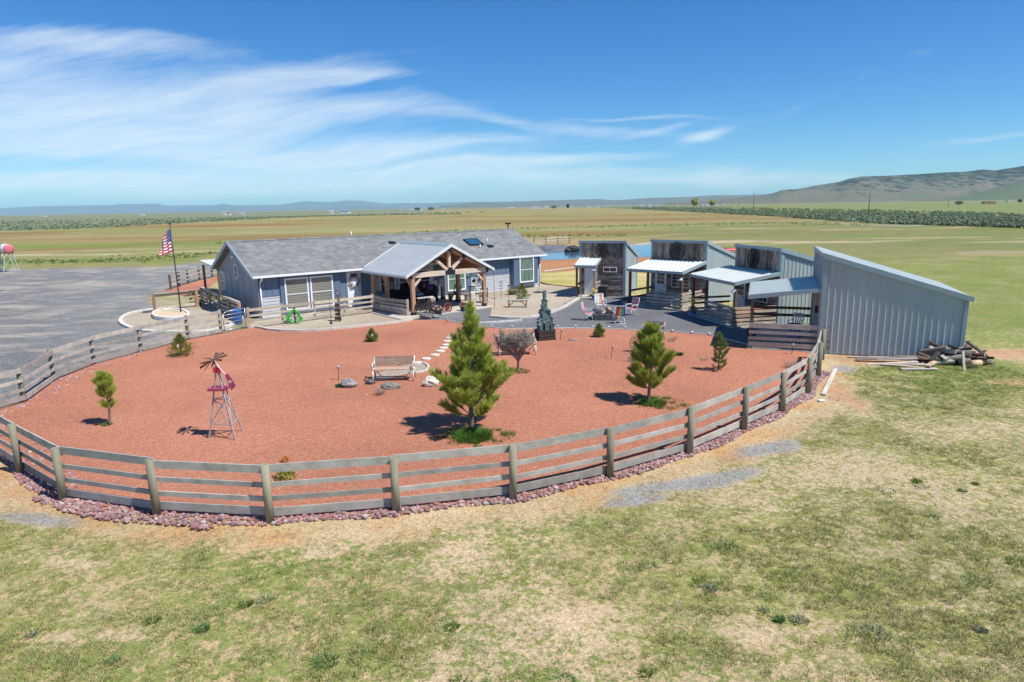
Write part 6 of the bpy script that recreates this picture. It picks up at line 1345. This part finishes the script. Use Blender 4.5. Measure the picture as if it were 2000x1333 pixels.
# black rocks on the pond's far bank
for i,(x,y,w_) in enumerate(((1118,492,1.6),(1128,491,1.3),(1109,493,1.0),(1122,489,1.1))):
    rock(('large dark boulder','second dark boulder','left small dark boulder','rear dark boulder')[i]+' on the far bank of the pond',G(x,y),(w_,w_*.7,w_*.6),M_('rock_bank',(.06,.055,.055),.95,var=.5,scale=2,bmp=.6),30+i)
# dark mound by the pond
o=MB().blob((0,0,0),1.,16,8,.06,(4.2,2.0,.85),5).build('earth_mound',M_('mound_grey',(.13,.14,.16),.95,var=.2,scale=1.5),loc=(*G(1080,487),-.25));tag(o,'low dark grey earth mound on the left far bank of the pond','mound')
wm1=leafmat('weed_a',(.08,.16,.05),(.17,.28,.09),(.28,.38,.14),5,.3);wm2=leafmat('weed_b',(.08,.13,.02),(.20,.28,.05),(.32,.38,.09),5,.3);wm3=leafmat('weed_c',(.17,.19,.11),(.30,.33,.20),(.42,.44,.28),5,.2)
# ------------------------------------------------------------ ground cover blades
def blades(name,n,xr,yr,seed,lfun,wd,cols,keep):
    rg=np.random.default_rng(seed);y=yr[0]*(yr[1]/yr[0])**rg.random(n);x=rg.uniform(xr[0],xr[1],n)*(y/yr[1]) if xr[2] else rg.uniform(xr[0],xr[1],n)
    k=keep(x,y,rg);x=x[k];y=y[k];m_=len(x);nb_=8
    a=rg.uniform(0,6.28,(m_,nb_));q=rg.uniform(0,.06,(m_,nb_));bx_=x[:,None]+q*np.cos(a);by_=y[:,None]+q*np.sin(a);P=np.stack([bx_,by_,np.full_like(bx_,-.03)],-1)
    sp=rg.uniform(.2,1.3,(m_,nb_));d=np.stack([np.cos(a)*sp,np.sin(a)*sp,np.ones_like(a)],-1);d/=np.linalg.norm(d,axis=-1,keepdims=True);L=(lfun(x,y)[:,None]*rg.uniform(.5,1.2,(m_,nb_)))[...,None]
    t_=rg.uniform(0,6.28,(m_,nb_));s=np.stack([np.cos(t_),np.sin(t_),0*t_],-1)*wd/2
    V=np.stack([P-s,P+s,P+d*L],2).reshape(-1,3);T=np.arange(len(V)).reshape(-1,3)
    c=cols(x,y,rg)[:,None,:]*rg.uniform(.75,1.25,(m_,nb_,1));c=np.repeat(c.reshape(-1,3),3,0);c=np.concatenate([c,np.ones((len(c),1))],1)
    o=tri_mesh(name,V,T,bladeM,cols={'tone':c});o['kind']='stuff';return o
mt,nt,b=newmat('grass_blades');at=nt.nodes.new('ShaderNodeAttribute');at.attribute_name='tone';nt.links.new(at.outputs['Color'],b.inputs['Base Color']);b.inputs['Roughness'].default_value=.7;b.inputs['Specular IOR Level'].default_value=.2
tr=nt.nodes.new('ShaderNodeBsdfTranslucent');nt.links.new(at.outputs['Color'],tr.inputs[0]);mx=nt.nodes.new('ShaderNodeMixShader');mx.inputs[0].default_value=.25;o=[n for n in nt.nodes if n.type=='OUTPUT_MATERIAL'][0];nt.links.new(b.outputs[0],mx.inputs[1]);nt.links.new(tr.outputs[0],mx.inputs[2]);nt.links.new(mx.outputs[0],o.inputs[0]);bladeM=mt
def vegat(x,y):
    # sample the plant cover stored for the ground sheet
    r=np.log((y+8)/2.2)/math.log(32000/2.2)*(nr-1);c_=(x/(y+8)+1.25)/2.5*(nc-1);i=np.clip(r.astype(int),0,nr-2);j=np.clip(c_.astype(int),0,nc-2);fi=np.clip(r-i,0,1);fj=np.clip(c_-j,0,1)
    f=lambda Q:(Q[i,j]*(1-fi)*(1-fj)+Q[i+1,j]*fi*(1-fj)+Q[i,j+1]*(1-fi)*fj+Q[i+1,j+1]*fi*fj)
    return f(veg),f(ss(n1,.5,.68)),f(sd_y)
fence_a=np.array(front)
def keepf(x,y,rg):
    v_,_,s_=vegat(x,y);cl_=fbm(x*3.2,y*3.2,77,4);return (s_>.35)&(rg.random(len(x))<np.clip((v_-.30)*1.6+(cl_-.5)*4.2,0.02,1))&~inside(x,y,[(12.4,26.6),(13.3,31.5),(18.6,30.2),(17.7,24.9)])&((pdist(x,y,frontposts)>.25))&(x>-13-(y-13)*.1)
def colf(x,y,rg):
    v_,l_,_=vegat(x,y);q=fbm(x*.5,y*.5,88,4);g1=np.array([.34,.38,.13]);g2=np.array([.25,.35,.085]);st_=np.array([.62,.53,.32])
    c=g1+(g2-g1)*l_[:,None];k=np.clip((.62-v_)*1.1+(q-.5)*2.0+.12,0,.9)[:,None]*rg.random((len(x),1))**.6;r_=rg.random((len(x),1));c=np.where(r_<.25,np.array([.37,.34,.14]),np.where(r_>.9,np.array([.38,.29,.16]),c));return c*(1-k)+st_*k
blades('grass',120000,(-13.5,18.5,False),(7.0,28.),5,lambda x,y:.045+.04*ss(vegat(x,y)[0],.4,.8),.012,colf,keepf)
blades('dry_grass',26000,(-13.,13,False),(11.5,25.),6,lambda x,y:.05+0*x,.008,lambda x,y,rg:np.array([.52,.34,.17])+(np.array([.60,.50,.30])-np.array([.52,.34,.17]))*rg.random((len(x),1)),
    lambda x,y,rg:(vegat(x,y)[2]>.3)&(pdist(x,y,frontposts)<1.7)&(fbm(x*3,y*3,7,3)>.47)&(x<12.3))
rg=np.random.default_rng(21);k=0
for x,y in [(1265,1105),(1370,1140),(1385,1150),(1880,958),(1905,945),(1730,958),(1820,1010),(1790,940),(1800,950),(640,1290),(620,1110),(300,1210),(1000,1060),(60,1240),(220,1290),(900,1330),(870,1080),(1490,1190),(1100,1330),(480,1180)]+[(rg.uniform(0,2000),rg.uniform(1040,1320)) for _ in range(14)]:
    g_=G(x,y)
    if pdist(np.array([g_[0]]),np.array([g_[1]]),frontposts)[0]<2.: continue
    o=tuft('weeds','x','x',g_,rg.integers(40,160),rg.uniform(.05,.10),rg.uniform(.06,.22),(wm1,wm2,wm3)[k%3],300+k,1.1,.014,z0=-.02);k+=1
    for q_ in ('label','category'): del o[q_]
    o['kind']='stuff'
rg=np.random.default_rng(31);n=2600;pp=[]
while len(pp)<n:
    x=rg.uniform(-13,11);y=rg.uniform(12.5,33)
    if inside(np.array([x]),np.array([y]),red_poly)[0]: pp.append((x,y,rg.uniform(.02,.045)*(1.0 if rg.random()<.93 else 1.7)))
random.seed(9);mergedrocks('scattered_cinders',pp,.2)
# ------------------------------------------------------------ sagebrush flats
sageM=leafmat('sage_leaf',(.13,.17,.09),(.19,.24,.13),(.25,.30,.17),.7,.1)
def bushes(name,pts,seed,mt_,nleaf=20):
    rg=np.random.default_rng(seed);P=np.array([(p[0],p[1]) for p in pts]);R=np.array([p[2] for p in pts]);m_=len(P)
    q=rg.normal(size=(m_,nleaf,3));q/=np.linalg.norm(q,axis=2,keepdims=True);q[...,2]=np.abs(q[...,2])*.75;r=R[:,None,None]*rg.uniform(.75,1.05,(m_,nleaf,1));c=np.concatenate([P,np.zeros((m_,1))],1)[:,None,:]+q*r*np.array([1,1,1.])
    d1=rg.normal(size=c.shape);d1/=np.linalg.norm(d1,axis=2,keepdims=True);d2=np.cross(d1,q);d2/=np.linalg.norm(d2,axis=2,keepdims=True)+1e-6;s=R[:,None,None]*.42
    V=np.stack([c-d1*s,c+d2*s*.6,c+d1*s,c-d2*s*.6],2).reshape(-1,3);o=tri_mesh(name,V,np.arange(len(V)).reshape(-1,4),mt_);o['kind']='stuff'
rg=np.random.default_rng(3);pts=[]
def linterp(lst,x): return float(np.interp(x,[p[0] for p in lst],[p[1] for p in lst]))
fr_=[(1230,408.5),(1500,422),(1700,436),(2000,444),(2600,457)];bk_=[(1230,404.5),(1500,413.5),(1700,421),(2000,433),(2600,451)]
while len(pts)<6200:
    x=rg.uniform(1235,2500);a,b_=linterp(fr_,x),linterp(bk_,x);y=b_+(a-b_)*rg.random()**.8;g_=G(x,y)
    if g_[1]<2200: pts.append((g_[0],g_[1],rg.uniform(.5,.85)*(1+min(g_[1],900)/1500)))
for i in range(2600):
    x=rg.uniform(1235,2250);b_=linterp(bk_,x);y=b_-rg.random()**1.5*(4+max(0,x-1300)*.016);g_=G(x,y)
    if 0<g_[1]<2500: pts.append((g_[0],g_[1],rg.uniform(.4,.75)*(1+min(g_[1],900)/1800)))
fl_=[(-300,457),(0,450),(200,444),(400,432.5),(600,423.5),(800,417.5),(950,414)]
for i in range(420):
    x=rg.uniform(-200,950);y=linterp(fl_,x)+rg.normal()*.7;g_=G(x,y);pts.append((g_[0],g_[1],rg.uniform(.4,.8)*(1+g_[1]/1200)))
for i in range(1500):
    x=rg.uniform(-200,900);b_=430-.0166*x+2;y=b_+(linterp(fl_,x)-b_)*rg.random();g_=G(x,max(y,b_+1));pts.append((g_[0],g_[1],rg.uniform(.4,.8)*(1+g_[1]/1500)))
bushes('sagebrush',pts,4,sageM)
# low green tussocks across the middle field
pts=[]
for lst,n_,s_ in (([(0,511),(150,512),(330,503),(430,495)],260,2.5),([(420,476),(700,463),(850,452),(1000,447),(1300,439),(1500,437),(1700,439)],520,1.3),([(1000,461),(1220,460)],90,1.5)):
    for i in range(n_):
        x=rg.uniform(lst[0][0],lst[-1][0]);y=linterp(lst,x)+rg.normal()*s_;g_=G(x,y);pts.append((g_[0],g_[1],rg.uniform(.12,.32)))
bushes('green_tussocks',pts,5,leafmat('tussock',(.05,.10,.02),(.12,.20,.04),(.20,.28,.06),.9,.1),12)
# ------------------------------------------------------------ power line, farms, far trees
def powerpole(lb,bx,by,tx,ty,far=None):
    g_=G(bx,by);h=HT(bx,by,tx,ty);t=thing('power_pole',lb,'power pole',(*g_,0),0,'power poles along the sagebrush');MB().cyl((0,0,0),(0,0,h),.19,.13,8).build('pole',M_('pole_wood',(.24,.21,.18),.9),t);MB().box(-1.2,1.2,-.08,.08,h-.8,h-.62).build('cross_arm',M_('pole_wood',(0,0,0)),t);return t
powerpole('nearest and tallest wooden power pole, right of centre in the sagebrush',1695.5,422.5,1699,361);powerpole('middle wooden power pole in front of the lower hills',1471.5,413.5,1473.5,373.5);powerpole('far wooden power pole beside the yellow green farm tree',1361,411,1362.5,387)
powerpole('short distant pole between the farm trees and the middle pole',1441.5,406,1442,391);powerpole('small distant pole far right below the green spur',1852,405,1853,386)
wall_w=M_('far_white',(.60,.61,.62),.7);roofs=[M_('far_roof_grey',(.42,.44,.47),.7),M_('far_roof_green',(.12,.26,.22),.7),M_('far_roof_red',(.42,.10,.08),.7)]
def hy(x): return 404+(1000-x)*.0166
def farm(nm,lb,x,dist,w_,h,d_,rf,cat='building'):
    h*=.72;w_*=.85;d=ray(x,hy(x));k=dist/d[1];t=thing(nm,lb,cat,(d[0]*k,dist,0));MB().box(-w_/2,w_/2,-d_/2,d_/2,0,h).build('wall',wall_w,t);r=h*.35
    MB().prism([(-w_/2-.4,-d_/2-.4,h),(-w_/2-.4,0,h+r),(-w_/2-.4,d_/2+.4,h)],(w_+.8,0,0)).build('roof',roofs[rf],t);return t
FM=[(84,1700,14,4,8,0,'tiny white shed at the far left below the blue hills'),(276,1500,13,4,8,0,'small white building far left under the second blue ridge'),(437,1100,7,4,7,0,'white barn left of the red roofed one on the far plain'),(446,1120,8,4.5,8,2,'red roofed barn on the far plain left of centre'),(470,1150,12,3.5,7,0,'long pale shed right of the red roofed barn'),
    (647,950,6,5,6,0,'narrow white barn beside the green roofed one'),(673,960,16,5,9,1,'green roofed barn on the far plain'),(805,1500,12,4,8,0,'white house among small trees on the far plain'),(822,1550,9,4,8,0,'second white house near the small far trees'),(843,1500,10,4,8,0,'third white house near the small far trees'),
    (866,1600,8,4,8,0,'small white shed right of the far trees'),(999,1700,17,4.5,9,0,'wide white barn near the centre horizon'),(1045,1650,24,5,10,0,'widest grey roofed barn near the centre horizon'),(1067,1700,10,6,8,0,'tall white building right of the widest barn'),(1059,1000,5,2.5,4,0,'lone small white trailer in the far field'),(1116,1500,9,4,8,0,'white shed right of the dark far bush'),
    (1150,1700,12,4,8,0,'first white house of the right hand hamlet'),(1168,1700,10,4,8,0,'second white house of the right hand hamlet'),(1186,1750,12,4,8,0,'third white house of the right hand hamlet'),(1254,1500,14,4,8,0,'white long house left of the farm trees'),(1268,1500,9,5,8,0,'tall white house next to the long one'),(1282,1550,9,4,8,0,'small white house right of the tall one'),
    (1323,1500,8,3.5,7,0,'white cabin left of the yellow green tree'),(1372,1300,8,4,8,0,'white house just right of the yellow green tree'),(1381,1320,9,4,8,0,'white house between the two farm trees'),(1400,1300,6,3,5,0,'white trailer right of the farm trees'),(1414,1350,8,3.5,6,0,'dark topped shed right of the farm trees'),(1972,1300,12,3,6,0,'white shed at the far right below the spur')]
for x,ds,w_,h,d_,rf,lb in FM: farm('far_building',lb,x,ds,w_,h,d_,rf)
def fartree(lb,x,dist,h,w_,c1,seed,nm='far_tree'):
    d=ray(x,hy(x));k=dist/d[1];t=thing(nm,lb,'tree',(d[0]*k,dist,0));MB().cyl((0,0,0),(0,0,h*.6),.4,.2,6).build('trunk',barkM,t);rg=np.random.default_rng(seed);n=420
    q=rg.normal(size=(n,3));q/=np.linalg.norm(q,axis=1,keepdims=True);q*=rg.uniform(.4,1,(n,1))**.5;c=q*np.array([w_/2,w_/2,h*.42])+np.array([0,0,h*.56]);d1=rg.normal(size=c.shape);d1/=np.linalg.norm(d1,axis=1,keepdims=True);d2=np.cross(d1,q);d2/=np.linalg.norm(d2,axis=1,keepdims=True);s=h*.07
    V=np.stack([c-d1*s,c+d2*s,c+d1*s,c-d2*s],1).reshape(-1,3);tri_mesh('crown',V,np.arange(len(V)).reshape(-1,4),c1,t)
yl=leafmat('far_yellow',(.20,.22,.04),(.33,.34,.07),(.45,.42,.10),.2,.1);dkt=leafmat('far_dark',(.03,.06,.02),(.06,.10,.035),(.10,.15,.05),.2,.1)
fartree('large yellow green farm tree near the far power pole',1357,1250,17,13,yl,1);fartree('smaller yellow green farm tree right of the white houses',1391,1250,13,12,yl,2);fartree('dark round tree standing alone in the green field at the far right',1874,700,4.5,8,dkt,3);fartree('dark bushy tree on the far plain left of the white shed',1109,1400,10,7,dkt,4)
fartree('small dark tree among the white houses left of centre',815,1500,8,14,dkt,5);fartree('second small dark tree among the white houses left of centre',842,1480,8,16,dkt,6);fartree('yellowish bush right of the centre barns',1082,1500,7,14,dkt,7);fartree('dark tree at the far right edge of the plain',1993,900,5,6,dkt,8)
for i,x in enumerate((1926,1938)): 
    o=thing('hay_stack',('left','right')[i]+' brown stack in the green field at the far right','hay stack',(ray(x,hy(x))[0]/ray(x,hy(x))[1]*800,800,0));f=MB()
    for r_ in range(4): f.box(-4+r_*.3,4-r_*.3,-1.6,1.6,r_*.8+.01,r_*.8+.78)
    f.build('bales',M_('hay',(.30,.18,.10),.95,var=.3,scale=.8),o)
